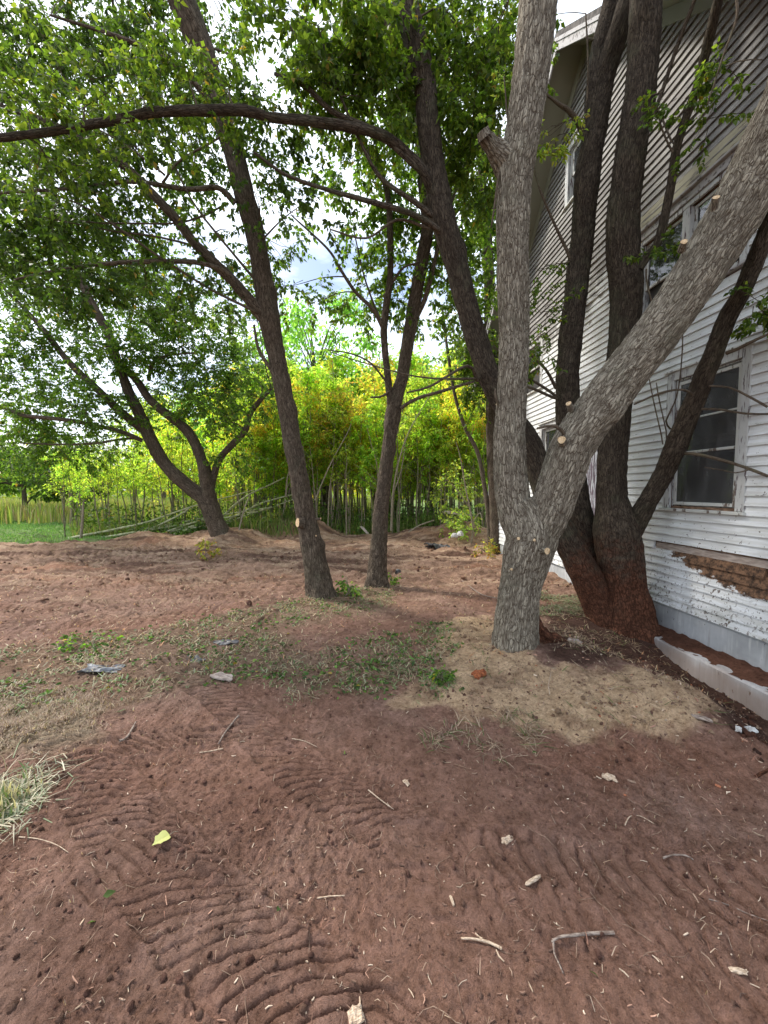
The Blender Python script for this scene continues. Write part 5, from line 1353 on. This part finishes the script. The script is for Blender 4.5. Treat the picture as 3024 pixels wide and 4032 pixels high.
# ------------------------------------------------------------------ loose things near the thicket
def curved(name, label, cat, pts, m, group=None, nseg=8, lump=.12, step=.05, wob=.0, taper=None, forks=()):
    """a branch or stick lying where the points say (world points, radii)"""
    P = np.array([p[:3] for p in pts]); R = np.array([p[3] for p in pts]); o0 = P[0].copy()
    mb = MB(); tube(mb, P - o0, R, nseg, step, lump, 0, seed=float(P[0][0] * 7 % 20), wob=wob)
    o = mb.obj(name, m); o.location = o0.tolist(); put(o, label, cat, group)
    for fk in forks:
        Pf = np.array([p[:3] for p in fk]) - o0; mf = MB(); tube(mf, Pf, [p[3] for p in fk], 6, step, lump, 0, seed=3.); mf.obj("side_branch", m, o)
    return o
poles = [((270, 2120, 13.3), (560, 2060, 13.6), (770, 1990, 13.9), (1000, 1930, 14.3)), ((330, 2128, 13.2), (600, 2085, 13.5), (900, 2035, 13.9)), ((520, 2120, 13.4), (700, 2030, 13.7), (760, 1990, 13.9)),
         ((560, 2125, 13.3), (800, 2060, 13.6), (1000, 2015, 14.)), ((480, 2110, 13.5), (690, 2060, 13.8), (1050, 2000, 14.2)), ((860, 2070, 14.), (1000, 2020, 14.2), (1200, 1950, 14.5)), ((880, 2060, 14.2), (1020, 1985, 14.4), (1180, 1940, 14.6)),
         ((600, 2115, 13.3), (720, 2070, 13.5), (830, 2035, 13.7)), ((640, 2120, 13.2), (760, 2080, 13.4), (900, 2060, 13.6)), ((860, 2050, 14.1), (960, 1960, 14.3), (1120, 1880, 14.6))]
for k, pl in enumerate(poles):
    pts = [tuple(at(*p)) + (.042 - .009 * q,) for q, p in enumerate(pl)]
    curved("felled_pole", "long green felled sapling pole in the brush pile behind the leaning tree", "pole", pts, M['pole'], "felled poles of the brush pile", 7, .08, .2, .02)
lf = MB(); br = MB()
for (a_, b_, Y_, n_) in [(620, 2100, 13.5, 26), (720, 2085, 13.6, 30), (800, 2070, 13.7, 26), (540, 2115, 13.5, 14), (900, 2060, 13.9, 14)]:
    sprays(lf, br, at(a_, b_, Y_), (.55, .5, .16), n_, .12, 'deep', False, .6, 6, 3)
bt = thing("brush_pile", "heap of cut branches with wilting leaves left of the leaning tree", "brush pile", (-7, 13.4, 0))
for m_ in (lf, br): m_.V = [v - np.array([-7, 13.4, 0]) for v in m_.V]
lf.obj("leaves", M['leaf'], bt); br.obj("branches", M['bark_stem'], bt, kind='stuff')
curved("stake", "pale broken stake standing at the lawn corner left of the brush pile", "stake", [tuple(at(318, 2122, 13.0)) + (.045,), tuple(at(325, 2050, 13.0)) + (.042,), tuple(at(328, 1985, 13.0)) + (.03,), tuple(at(332, 1965, 13.0)) + (.008,)], M['bark_pale'])
curved("leaning_pole", "bare pale pole leaning right against brush beside the leaning tree", "pole", [tuple(at(930, 2135, 12.6)) + (.03,), tuple(at(960, 2010, 13.2)) + (.025,), tuple(at(985, 1950, 13.6)) + (.018,)], M['bark_pale'])
curved("leaning_pole", "thin pale pole propped in the spoil heap left of the sawn stub tree", "pole", [tuple(at(1065, 2092, 14.2)) + (.035,), tuple(at(1110, 2030, 14.4)) + (.03,), tuple(at(1150, 1900, 14.8)) + (.025,), tuple(at(1210, 1700, 15.2)) + (.015,)], M['bark_pale'])
curved("dead_sapling", "grey bare dead sapling standing on the spoil heap behind the sawn stub tree", "sapling", [tuple(at(1112, 2050, 14.4)) + (.045,), tuple(at(1125, 1960, 14.4)) + (.04,), tuple(at(1138, 1860, 14.4)) + (.03,), tuple(at(1210, 1720, 14.4)) + (.015,), tuple(at(1225, 1600, 14.4)) + (.008,)], M['bark_pale'],
       forks=[[tuple(at(1130, 1920, 14.4)) + (.02,), tuple(at(1180, 1840, 14.4)) + (.012,), tuple(at(1230, 1800, 14.4)) + (.006,)]])
curved("leaning_pole", "pale slanting stem crossing behind the tall left trunk toward the thicket", "pole", [tuple(at(1240, 1970, 13.8)) + (.03,), tuple(at(1300, 1830, 14.)) + (.025,), tuple(at(1370, 1700, 14.3)) + (.018,), tuple(at(1385, 1655, 14.4)) + (.01,)], M['bark_pale'])
curved("dead_sapling", "whitish crooked dead sapling in front of the thicket near the corner tree", "sapling", [tuple(at(1852, 2158, 11.6)) + (.035,), tuple(at(1862, 2080, 11.6)) + (.028,), tuple(at(1850, 2000, 11.6)) + (.025,), tuple(at(1835, 1930, 11.6)) + (.02,), tuple(at(1812, 1800, 11.6)) + (.014,), tuple(at(1795, 1740, 11.6)) + (.008,)], M['bark_pale'],
       forks=[[tuple(at(1850, 2000, 11.6)) + (.018,), tuple(at(1800, 1930, 11.6)) + (.012,), tuple(at(1760, 1890, 11.6)) + (.006,)], [tuple(at(1860, 2060, 11.6)) + (.015,), tuple(at(1890, 2020, 11.6)) + (.012,), tuple(at(1900, 2070, 11.4)) + (.006,)]])
curved("dead_sapling", "pale leaning dead sapling just right of the slim forked tree", "sapling", [tuple(at(1540, 2090, 13.4)) + (.035,), tuple(at(1546, 1950, 13.4)) + (.03,), tuple(at(1570, 1820, 13.4)) + (.025,), tuple(at(1610, 1700, 13.4)) + (.018,), tuple(at(1690, 1560, 13.4)) + (.01,)], M['bark_pale'],
       forks=[[tuple(at(1550, 1940, 13.4)) + (.02,), tuple(at(1580, 1850, 13.4)) + (.014,), tuple(at(1600, 1720, 13.4)) + (.008,)]])
curved("fallen_branch", "pale curved branch lying on the soil heap below the thicket", "branch", [tuple(at(1590, 2110, 12.9)) + (.03,), tuple(at(1650, 2070, 13.2)) + (.028,), tuple(at(1710, 2048, 13.4)) + (.02,)], M['bark_pale'])
def slab_thing(name, label, cat, c, size, rz, m, tilt=(0, 0), amp=.15, seed=1., group=None, n=9):
    """a crumpled or broken flat piece with real thickness"""
    r = np.random.default_rng(int(seed * 10)); L_, W_, T_ = size
    u = np.linspace(-1, 1, n); U, W2 = np.meshgrid(u, u, indexing='ij')
    ed = 1 + amp * noise3(np.stack([U.ravel() * 1.7 + seed, W2.ravel() * 1.7, np.full(n * n, seed)], 1)).reshape(n, n) * 1.5
    sq = np.sqrt(np.maximum(U ** 2, W2 ** 2)) / np.maximum(np.sqrt(U ** 2 + W2 ** 2), 1e-6)
    X_ = U * (sq * .5 + .5) * ed * L_ / 2; Y_ = W2 * (sq * .5 + .5) * ed * W_ / 2
    Zt = noise3(np.stack([U.ravel() * 1.5 + seed * 3, W2.ravel() * 1.5, np.full(n * n, 1.)], 1)).reshape(n, n) * amp * min(L_, W_)
    th = T_ * (1 - .6 * np.maximum(np.abs(U), np.abs(W2)) ** 4)
    top = np.stack([X_.ravel(), Y_.ravel(), (Zt + th).ravel()], 1); bot = np.stack([X_.ravel(), Y_.ravel(), Zt.ravel()], 1)
    idx = np.arange(n * n).reshape(n, n); q = np.stack([idx[:-1, :-1], idx[1:, :-1], idx[1:, 1:], idx[:-1, 1:]], 2).reshape(-1, 4)
    Q = [q, q[:, ::-1] + n * n]
    loop = np.concatenate([idx[:-1, 0], idx[-1, :-1], idx[::-1, -1][:-1], idx[0, ::-1][:-1]])
    lp2 = np.roll(loop, -1); Q.append(np.stack([lp2, loop, loop + n * n, lp2 + n * n], 1))
    mb = MB(); mb.add(np.vstack([top, bot]), np.vstack(Q)); o = mb.obj(name, m, smooth=False)
    o.location = [float(v) for v in c]; o.rotation_euler = (tilt[0], tilt[1], rz); put(o, label, cat, group); return o
slab_thing("sheet_scrap", "dark curled sheet of roofing lying on the bare soil near the thicket", "scrap", ground_at(1720, 2155, .03), (.75, .42, .03), .1, M['plastic'], (.1, .1), .35, 3.)
slab_thing("board", "grey brown board lying over weeds below the house corner", "board", at(1800, 2022, 12.6), (.95, .32, .03), -.25, M['scrap'], (.25, .12), .08, 4.)
slab_thing("board", "short board end sticking out of the soil behind the forked tree", "board", at(1435, 2088, 13.2), (.5, .14, .04), 2.2, M['scrap'], (.2, -.5), .05, 4.6)
for k, (a_, b_) in enumerate([(1828, 2096), (1850, 2105), (1812, 2112), (1790, 2118)]):
    slab_thing("rubble_stone", "pale stone in the small rubble row under the house corner bush", "stone", ground_at(a_, b_, .02), (.18, .14, .12), k, M['stone'], (0, 0), .2, 5. + k, "pale stones below the house corner", 6)
# bushy green regrowth by the far corner and the small clump at its foot
def bush(label, c, rad, n, kind, size, stems=6, name="bush", cat="bush"):
    root = thing(name, label, cat, c); lf = MB(); st = MB()
    for _ in range(stems):
        e = rng.normal(0, .5, 3) * rad + [0, 0, rad[2]]
        prism(st, [np.array([rng.normal(0, .04), rng.normal(0, .04), -.03]), e * .5 + rng.normal(0, .03, 3), e], [.012, .009, .004], 5)
    sprays(lf, st, (0, 0, rad[2]), rad, n, size, kind, True, min(.4, rad[0]), 5, 3)
    st.obj("stems", M['bark_stem'], root); lf.obj("leaves", M['leaf'], root); return root
bush("bright green bushy regrowth in front of the thicket beside the house corner", ground_at(1800, 2110), (.75, .5, 1.15), 70, 'lime', .10)
bush("low bright green plant at the foot of the bushy regrowth", at(1812, 2100, 11.9), (.35, .3, .33), 26, 'lime', .08)
bush("small green seedlings right of the tall sawn stub tree base", ground_at(1372, 2348), (.12, .12, .16), 8, 'green', .07, 4, "seedling", "seedling")
bush("tiny green weed right of the slim forked tree base", ground_at(1545, 2295), (.10, .10, .10), 7, 'green', .06, 4, "seedling", "seedling")
bush("round bright green weed at the left edge of the sandy mound", ground_at(1742, 2678), (.06, .06, .03), 16, 'green', .035, 4, "weed", "weed")
bush("green weed tuft lying in the cut grass far left", ground_at(330, 2535), (.22, .12, .03), 12, 'green', .05, 4, "weed", "weed")
bush("pale yellow green weed at the foot of the corner tree", ground_at(1910, 2170), (.28, .2, .08), 16, 'yellow', .07, 4, "weed", "weed")
bush("wilting leafy sprout in the far soil below the leaning tree", ground_at(810, 2200), (.2, .15, .2), 12, 'yellow', .08, 4, "seedling", "seedling")

# ------------------------------------------------------------------ litter on the soil
def scatter_in(n, pts, seed, soft=.1):
    r = np.random.default_rng(seed); P = poly_ground(tuple(pts)); out = []
    lo, hi = P.min(0) - .2, P.max(0) + .2; tot = 0
    while tot < n:
        X = r.uniform(lo, hi, (n * 3, 2)); m_ = region(X[:, 0], X[:, 1], pts, soft, seed, .22) * np.clip(.28 + 1.5 * fbm2(X[:, 0], X[:, 1], 2.9, 3, seed + 3), 0.05, 1)
        k = X[r.random(len(X)) < m_]; out.append(k); tot += len(k)
        if len(out) > 40: break
    X = np.concatenate(out)[:n]; return X[:, 0], X[:, 1]
STRAWC = [(.38, .29, .20), (.30, .215, .15), (.46, .37, .27), (.23, .155, .11)]
WEEDC = [(.10, .16, .05), (.26, .20, .14), (.24, .26, .17), (.20, .13, .09), (.33, .26, .18), (.15, .20, .09), (.13, .08, .055), (.28, .21, .15)]
def add_blades(name, label, n, xy, h0, h1, w, cols, cat="grass clippings"):
    mb = blades(len(xy[0]), xy, h0, h1, w, cols, flat=True, micro=True); mb.obj(name, M['grass'], kind='stuff', label=label, category=cat)
def merge_xy(*a): return np.concatenate([p[0] for p in a]), np.concatenate([p[1] for p in a])
xy = merge_xy(scatter_in(3600, WEED, 301), scatter_in(1300, WEED2, 302), scatter_in(900, [(1080, 2380), (1500, 2300), (1560, 2380), (1200, 2450)], 303))
add_blades("cut_weeds", "scattered wilted weeds and grass clippings across the brown soil", 0, xy, .02, .10, .009, WEEDC)
xl, yl = scatter_in(1700, WEED, 331); x2, y2 = scatter_in(800, WEED2, 332); xl = np.append(xl, x2); yl = np.append(yl, y2); mb = MB()
leaves_at(mb, np.stack([xl, yl, height(xl, yl) + .012], 1), np.column_stack([rng.normal(size=(len(xl), 2)), rng.normal(0, .2, len(xl))]), rng.uniform(.02, .06, len(xl)), 'deep', True, .55, tone=rng.uniform(.7, 1.8, len(xl)))
mb.obj('torn_leaves', M['grass'], kind='stuff', label='torn green leaves among the cut weeds', category='leaf litter')
xy = scatter_in(12000, STRAW, 311); add_blades("straw_patch", "matted patch of dry straw at the left edge of the soil", 0, xy, .015, .065, .0038, STRAWC + [(.30, .27, .16)])
xy = merge_xy(scatter_in(420, SAND, 321), scatter_in(700, [(2150, 2400), (2600, 2430), (2600, 2560), (2200, 2620)], 322), scatter_in(350, [(1750, 2830), (2050, 2820), (2050, 2960), (1800, 2980)], 323))
add_blades("dry_grass", "dry grass stems around the mound and the trunks by the house", 0, xy, .05, .16, .006, STRAWC + WEEDC[:2])
xy = scatter_in(1500, [(2130, 2350), (2300, 2330), (2330, 2440), (2150, 2420)], 324); add_blades("house_weeds", "weeds and dry stalks between the trunks and the far house wall", 0, xy, .06, .2, .012, WEEDC)
xr = rng.uniform(-9, 4, 9500); yr = 3.6 + 9 * rng.random(9500) ** 1.2
add_blades("soil_litter", "fine straw and root litter across the far soil", 0, (xr, yr), .02, .11, .009, STRAWC + [(.25, .16, .11), (.4, .2, .12)], "litter")
# clippings tuft at the left edge
xt, yt = gp(-40, 3190); n = 900; a = rng.normal(0, 1, (n, 2)) * [.12, .14]
mb = blades(n, (xt + a[:, 0], yt + a[:, 1]), .05, .20, .006, [(.16, .20, .11), (.42, .37, .27), (.24, .27, .19), (.52, .47, .36)], flat=True, micro=True)
b2 = blades(260, (xt + a[:260, 0] * .7, yt + a[:260, 1] * .7), .05, .14, .010, [(.12, .17, .07), (.42, .37, .27)], 1.2, micro=True)
mb.V += b2.V; mb.Q += [q + mb.n for q in b2.Q]; mb.T += [q + mb.n for q in b2.T]; mb.A['leaf_col'] += b2.A['leaf_col']
o = mb.obj("grass_clump", M['grass'], kind='stuff'); put(o, "heap of mown grass and dry stems at the left edge of the soil", "grass clippings")
# chips and bits
def bits(name, label, n, xs, ys, lmin, lmax, w, cols, m, seed, kinks=False):
    r = np.random.default_rng(seed); mb = MB()
    z = height(xs, ys)
    for k in range(n):
        L_ = lmin * (lmax / lmin) ** (r.random() ** 1.7); a_ = r.uniform(0, 2 * pi); d = np.array([cos(a_), sin(a_), r.normal(0, .12)]); s_ = np.array([-sin(a_), cos(a_), 0])
        ww = w * r.uniform(.5, 1.5); b = np.array([xs[k], ys[k], z[k] + .002]); t = ww * .6
        e = [b - d * L_ / 2, b + s_ * r.normal(0, .12) * L_, b + d * L_ / 2]
        V = []
        for q, p in enumerate(e):
            g = (.7, 1, .6)[q] * ww / 2; V += [p - s_ * g, p + s_ * g, p + s_ * g * .7 + [0, 0, t], p - s_ * g * .7 + [0, 0, t]]
        Q = [[0, 1, 5, 4], [1, 2, 6, 5], [2, 3, 7, 6], [3, 0, 4, 7], [4, 5, 9, 8], [5, 6, 10, 9], [6, 7, 11, 10], [7, 4, 8, 11], [3, 2, 1, 0], [8, 9, 10, 11]]
        c = np.array(cols[r.integers(0, len(cols))]) * r.uniform(.7, 1.25)
        mb.add(V, Q, leaf_col=np.tile(np.append(c, 1), (12, 1)))
    mb.obj(name, m, kind='stuff', smooth=False, label=label, category="litter")
def chip_mat():
    m, N, L, b = mat("wood chips", .85, .2)
    col = n_attr(N, "leaf_col"); f = n_noise(N, L, n_obj(N), 120, 4)
    L.new(n_mix(N, L, n_range(N, L, f, .35, .7, 0, .6), col, n_mix(N, L, 1., col, (.55, .5, .48), 'MULTIPLY')), b.inputs["Base Color"]); return m
M['chips'] = chip_mat()
CH = [(.50, .38, .27), (.60, .48, .36), (.36, .25, .18), (.24, .15, .11), (.46, .27, .19)]
def near_xy(n, seed, y0=1.1, y1=4.4, pw=1.):
    r = np.random.default_rng(seed); Y = y0 + (y1 - y0) * r.random(n) ** pw; return Y * r.uniform(-1.15, 1.1, n), Y
x_, y_ = near_xy(1700, 401); bits("wood_chips", "small pale wood chips and stem pieces scattered over the brown soil", 1700, x_, y_, .005, .045, .0038, CH, M['chips'], 5)
x_, y_ = near_xy(700, 402); bits("bark_crumbs", "dark bark and root crumbs over the brown soil", 700, x_, y_, .008, .035, .006, [(.17, .10, .07), (.20, .12, .085), (.13, .08, .06)], M['chips'], 6)
x_, y_ = scatter_in(260, [(1850, 2500), (2600, 2500), (3000, 2800), (3000, 3200), (2200, 3100), (1700, 2800)], 405); bits("mound_chips", "reddish bark chips round the sandy mound", len(x_), x_, y_, .01, .06, .010, CH + [(.33, .13, .07)], M['chips'], 7)
r = np.random.default_rng(77); yq = 1.05 + 4. * r.random(9000) ** .9; xq = yq * r.uniform(-1.15, 1.1, 9000); kq = r.random(9000) < np.clip(.35 + .9 * fbm2(xq, yq, 1.4, 3, 88), .05, 1)
mb = blades(int(kq.sum()), (xq[kq], yq[kq]), .008, .05, .0028, [(.42, .31, .21), (.26, .16, .11), (.55, .44, .32), (.13, .075, .055), (.34, .19, .12)], flat=True, micro=True)
mb.obj('fine_litter', M['grass'], kind='stuff', label='fine stem and root litter over the near soil', category='litter')
# fine roots
mb = MB(); r = np.random.default_rng(9); x_, y_ = near_xy(230, 403)
for k in range(230):
    a_ = r.uniform(0, 2 * pi); L_ = r.uniform(.05, .28); pts = []; p = np.array([x_[k], y_[k]])
    for q in range(7):
        pts.append(p.copy()); p = p + np.array([cos(a_), sin(a_)]) * L_ / 6; a_ += r.normal(0, .45)
    pts = np.array(pts); z = height(pts[:, 0], pts[:, 1]) + .003 + .008 * r.random(7)
    prism(mb, np.column_stack([pts, z]), [.0012] * 7, 3)
mb.obj("root_fibres", M['fibre'], kind='stuff', label="fine torn root fibres lying on the soil", category="roots")
# clods
ico = []
t_ = (1 + 5 ** .5) / 2
IV = np.array([[-1, t_, 0], [1, t_, 0], [-1, -t_, 0], [1, -t_, 0], [0, -1, t_], [0, 1, t_], [0, -1, -t_], [0, 1, -t_], [t_, 0, -1], [t_, 0, 1], [-t_, 0, -1], [-t_, 0, 1]]) / math.hypot(1, t_)
IF = np.array([[0, 11, 5], [0, 5, 1], [0, 1, 7], [0, 7, 10], [0, 10, 11], [1, 5, 9], [5, 11, 4], [11, 10, 2], [10, 7, 6], [7, 1, 8], [3, 9, 4], [3, 4, 2], [3, 2, 6], [3, 6, 8], [3, 8, 9], [4, 9, 5], [2, 4, 11], [6, 2, 10], [8, 6, 7], [9, 8, 1]])
def clods(name, label, x, y, rmin, rmax, cols, seed):
    r = np.random.default_rng(seed); n = len(x); z = height(x, y)
    R_ = rmin * (rmax / rmin) ** (r.random(n) ** 2.4)
    V = IV[None] * (1 + r.normal(0, .18, (n, 12, 1))) * R_[:, None, None] * r.uniform(.7, 1.2, (n, 1, 3)) + np.stack([x, y, z + R_ * .25], 1)[:, None]
    c = np.array(cols)[r.integers(0, len(cols), n)] * r.uniform(.75, 1.2, (n, 1))
    mb = MB(); mb.add(V.reshape(-1, 3), None, (IF[None] + (np.arange(n) * 12)[:, None, None]).reshape(-1, 3), soil_col=np.repeat(np.hstack([c, np.ones((n, 1))]), 12, 0), gravelly=np.zeros(n * 12))
    mb.obj(name, M['soil'], kind='stuff', label=label, category="clods")
x_, y_ = near_xy(2600, 411, 1.1, 5.5)
clods("soil_clods", "crumbs and small clods of brown soil", x_, y_, .003, .016, [(.19, .10, .075), (.15, .08, .06), (.24, .14, .10)], 12)
x_, y_ = scatter_in(700, SAND, 412); clods("sand_clods", "crumbs of pale sand on the mound", x_, y_, .004, .024, [(.40, .275, .18), (.30, .19, .125)], 13)
xr = rng.uniform(-9, 4.2, 1500); yr = 5.2 + 9 * rng.random(1500)
clods("far_clods", "rough lumps of soil across the far clearing", xr, yr, .008, .05, [(.30, .17, .11), (.17, .09, .065), (.36, .21, .14)], 14)
x_, y_ = scatter_in(260, [(2500, 2500), (3000, 2820), (3050, 2980), (2700, 2700)], 415); clods("dark_clods", "dark crumbly soil along the concrete ledge", x_, y_, .006, .03, [(.08, .045, .033), (.12, .055, .035)], 15)

# ------------------------------------------------------------------ single things on the soil
def stick(label, pts, r0_, m='stick', name="stick", forks=(), cat="stick", lift=.004, nseg=8):
    r0 = r0_ * .72
    W = [tuple(ground_at(a_, b_, lift + r0)) + (r0 * (1 - .35 * k / max(1, len(pts) - 1)),) for k, (a_, b_) in enumerate(pts)]
    F = [[tuple(ground_at(a_, b_, lift + r0 * .6)) + (r0 * (.65 - .25 * k / max(1, len(f) - 1)),) for k, (a_, b_) in enumerate(f)] for f in forks]
    return curved(name, label, cat, W, M[m], None, nseg, .16, .02, 0, forks=F)
stick("forked grey stick lying on the soil at lower right", [(2418, 3682), (2330, 3685), (2250, 3692), (2200, 3700), (2172, 3718)], .0085, forks=[[(2178, 3705), (2182, 3760), (2200, 3800), (2218, 3842)]])
stick("short whitish peeled stick at lower middle of the soil", [(1976, 3745), (1930, 3722), (1880, 3708), (1815, 3703)], .0075, 'paleWood', forks=[[(1900, 3705), (1880, 3690), (1872, 3680)]])
stick("brown crooked stick lying between the upper tyre tracks", [(940, 2822), (905, 2865), (880, 2900), (860, 2935)], .010)
stick("pale straight twig lying beside the crooked stick", [(878, 2952), (830, 2962), (785, 2968)], .006, 'paleWood')
stick("broken dark stick standing out of the soil near the straw patch", [(470, 2925), (500, 2910), (535, 2850)], .013)
stick("thin pale twig on the middle tyre track", [(1150, 2912), (1200, 2922), (1250, 2946)], .004, 'paleWood')
stick("pale slender twig by the middle of the soil", [(1450, 3115), (1500, 3155), (1550, 3192)], .0045, 'paleWood')
stick("curved pale grass stem reaching out of the clippings heap", [(75, 3300), (150, 3308), (220, 3330), (270, 3362)], .0035, 'paleWood')
stick("bent yellow stem lying right of the middle", [(2460, 3255), (2480, 3220), (2520, 3218), (2575, 3248)], .004, 'paleWood')
stick("long thin root running to the right picture edge", [(2790, 3545), (2870, 3570), (2950, 3605), (3050, 3640)], .003)
stick("grey curved twig near the right chevron tracks", [(2610, 3385), (2650, 3372), (2700, 3375), (2730, 3392)], .006)
stick("light splinter on the soil left of the peeled stick", [(1250, 3542), (1300, 3535), (1358, 3532)], .004, 'paleWood')
stick("thick dark twig far on the soil before the forked tree", [(1820, 2290), (1860, 2320), (1900, 2345), (1960, 2360)], .014)
stick("dry pale stem on the sandy mound beside the hollow", [(2165, 2740), (2160, 2700), (2170, 2650)], .006, 'paleWood')
stick("pale stem across the dark soil near the ledge", [(2600, 2590), (2640, 2570), (2665, 2555)], .005, 'paleWood')
W = [tuple(ground_at(2900, 3150, -.02)) + (.014,), tuple(at(2925, 3110, 2.25)) + (.013,), tuple(at(2975, 3060, 2.2)) + (.010,), tuple(at(3030, 3030, 2.15)) + (.008,)]
curved("dead_root", "dark dead root poking up from the soil at the right edge", "root", W, M['bark_dark'], None, 9, .25, .02)
def piece(name, label, cat, px_, py_, size, rz, m, seed, amp=.2, lift=.004, tilt=(0, 0), n=8, group=None):
    return slab_thing(name, label, cat, ground_at(px_, py_, lift), size, rz, M[m] if isinstance(m, str) else m, tilt, amp, seed, group, n)
piece("brick_chunk", "rusty red rotten wood chunk on the sand left of the trunk", "chunk", 1890, 2662, (.12, .075, .05), .4, 'rustwood', 1.3, .3)
piece("bark_chip", "ragged cream wood chip on the soil in the lower middle", "chip", 1996, 3312, (.055, .035, .012), .5, 'paleWood', 2.2, .3)
piece("white_stone", "larger white stone at the right end below the ledge", "stone", 2952, 2880, (.085, .055, .03), .1, 'stone', 3.1, .2)
piece("white_stone", "smaller white stone just left of the larger white one", "stone", 2905, 2876, (.055, .04, .025), .8, 'stone', 3.9, .25)
piece("bark_piece", "flat tan bark piece lying below the concrete ledge", "bark", 2755, 2830, (.14, .05, .015), -.5, 'stick', 4.2, .15)
piece("split_wood", "weathered split wood piece lying in the cut weeds", "wood piece", 870, 2670, (.24, .09, .03), -.35, 'scrap', 5.3, .25)
piece("plastic_scrap", "grey torn plastic sheet in the cut weeds on the left", "plastic scrap", 400, 2635, (.40, .17, .008), .1, 'greyplastic', 6.1, .22)
piece("plastic_scrap", "black plastic shred between the weeds, right of the grey sheet", "plastic scrap", 770, 2600, (.18, .11, .012), -.6, 'plastic', 7.4, .35)
piece("plastic_scrap", "flat black scrap further up by the thin twigs", "plastic scrap", 890, 2532, (.26, .10, .02), .0, 'plastic', 8.2, .3)
piece("bark_chip", "orange tinted chip on the soil left of the middle track end", "chip", 1600, 3085, (.05, .026, .010), -.9, 'paleWood', 9.1, .3)
piece("bark_chip", "pale torn chip beside the reddish soil patch", "chip", 2400, 3065, (.075, .045, .014), -.6, 'paleWood', 9.9, .3)
piece("bark_chip", "brown tube like chip in the lower middle soil", "chip", 1780, 3552, (.012, .042, .012), .2, 'paleWood', 10.4, .1)
piece("bark_chip", "long tan splinter of wood right of the tube like chip", "chip", 2100, 3470, (.085, .017, .010), .45, 'paleWood', 11.2, .15)
piece("bark_chip", "pinkish flat chip at the lower right edge", "chip", 2905, 3828, (.06, .02, .008), -.15, 'paleWood', 12.3, .2)
piece("bark_chip", "pink white chip cut off by the bottom picture edge", "chip", 1400, 4010, (.055, .05, .014), .3, 'paleWood', 13.1, .2)
piece("root_lump", "round black burnt lump beside the slim forked tree", "lump", 1568, 2262, (.12, .10, .09), .1, 'plastic', 14.2, .3, .02)
piece("grey_leaf", "silvery dead weed tangle in the hollow beside the trunk", "dead weed", 2255, 2530, (.16, .10, .01), .3, 'scrap', 15.1, .4)
# yellow leaf: broad three lobed blade with a stalk
def yellow_leaf():
    out = [(0, 0), (-.010, .003), (-.022, .002), (-.030, .010), (-.029, .022), (-.024, .030), (-.026, .042), (-.018, .046), (-.012, .050), (-.006, .060), (0, .068), (.006, .058), (.014, .052), (.022, .050), (.029, .046), (.026, .036), (.030, .028), (.034, .018), (.028, .007), (.016, .003)]
    V = [(0, .028, .006)] + [(a_, b_, .004 + .010 * abs(a_) / .034) for a_, b_ in out]
    n = len(out); T = [[0, 1 + k, 1 + (k + 1) % n] for k in range(n)]
    V2 = np.array(V); Vb = V2 - [0, 0, .0006]
    T2 = [[a_ + n + 1, c_ + n + 1, b_ + n + 1] for a_, b_, c_ in T]
    mb = MB(); c = np.tile([.43, .43, .15, 1.], (2 * n + 2, 1))
    mb.add(np.vstack([V2, Vb]), None, T + T2, leaf_col=c)
    m = leaf_mat("yellow leaf", .25, .6)
    p = ground_at(668, 3298, .010); o = thing("yellow_leaf", "single pale yellow lobed leaf lying on the left tyre track", "leaf", p, 2.4)
    mb.obj("blade", m, o, smooth=False)
    st = MB(); prism(st, [[0, 0, .004], [-.004, -.015, .010], [-.012, -.03, .006]], [.0012, .001, .0008], 5); st.obj("stalk", M['bark_pale'], o)
    o.scale = (1.15,) * 3
yellow_leaf()
def small_leaf(label, px_, py_, rz, s_, kind):
    mb = MB(); leaves_at(mb, np.zeros((1, 3)), np.array([[1., 0, .05]]), [s_], kind, True, .6)
    o = mb.obj("fallen_leaf", M['grass']); o.location = ground_at(px_, py_, .012).tolist(); o.rotation_euler = (0, 0, rz); put(o, label, "leaf")
small_leaf("curled grey green leaf left of the lower middle tracks", 405, 3540, .5, .045, 'deep')
small_leaf("small green leaf below the forked grey stick", 2355, 3860, 2.3, .03, 'deep')
small_leaf("narrow tan leaf in the lower left soil", 340, 3650, .4, .045, 'willow')
small_leaf("green leaf scrap beside the light splinter", 1090, 3600, 1.2, .03, 'deep')
small_leaf("small upright green leaf on the soil right of middle", 2095, 2972, .3, .04, 'deep')
small_leaf("pale green leaf on the middle track weeds", 1360, 2975, 1.9, .04, 'green')
print("boards", nboards, "objects", len(bpy.data.objects))
tri = 0
for me_ in bpy.data.meshes: tri += sum(len(p.vertices) - 2 for p in me_.polygons) if len(me_.polygons) < 5000 else len(me_.loops) - 2 * len(me_.polygons)
print("triangles", tri)
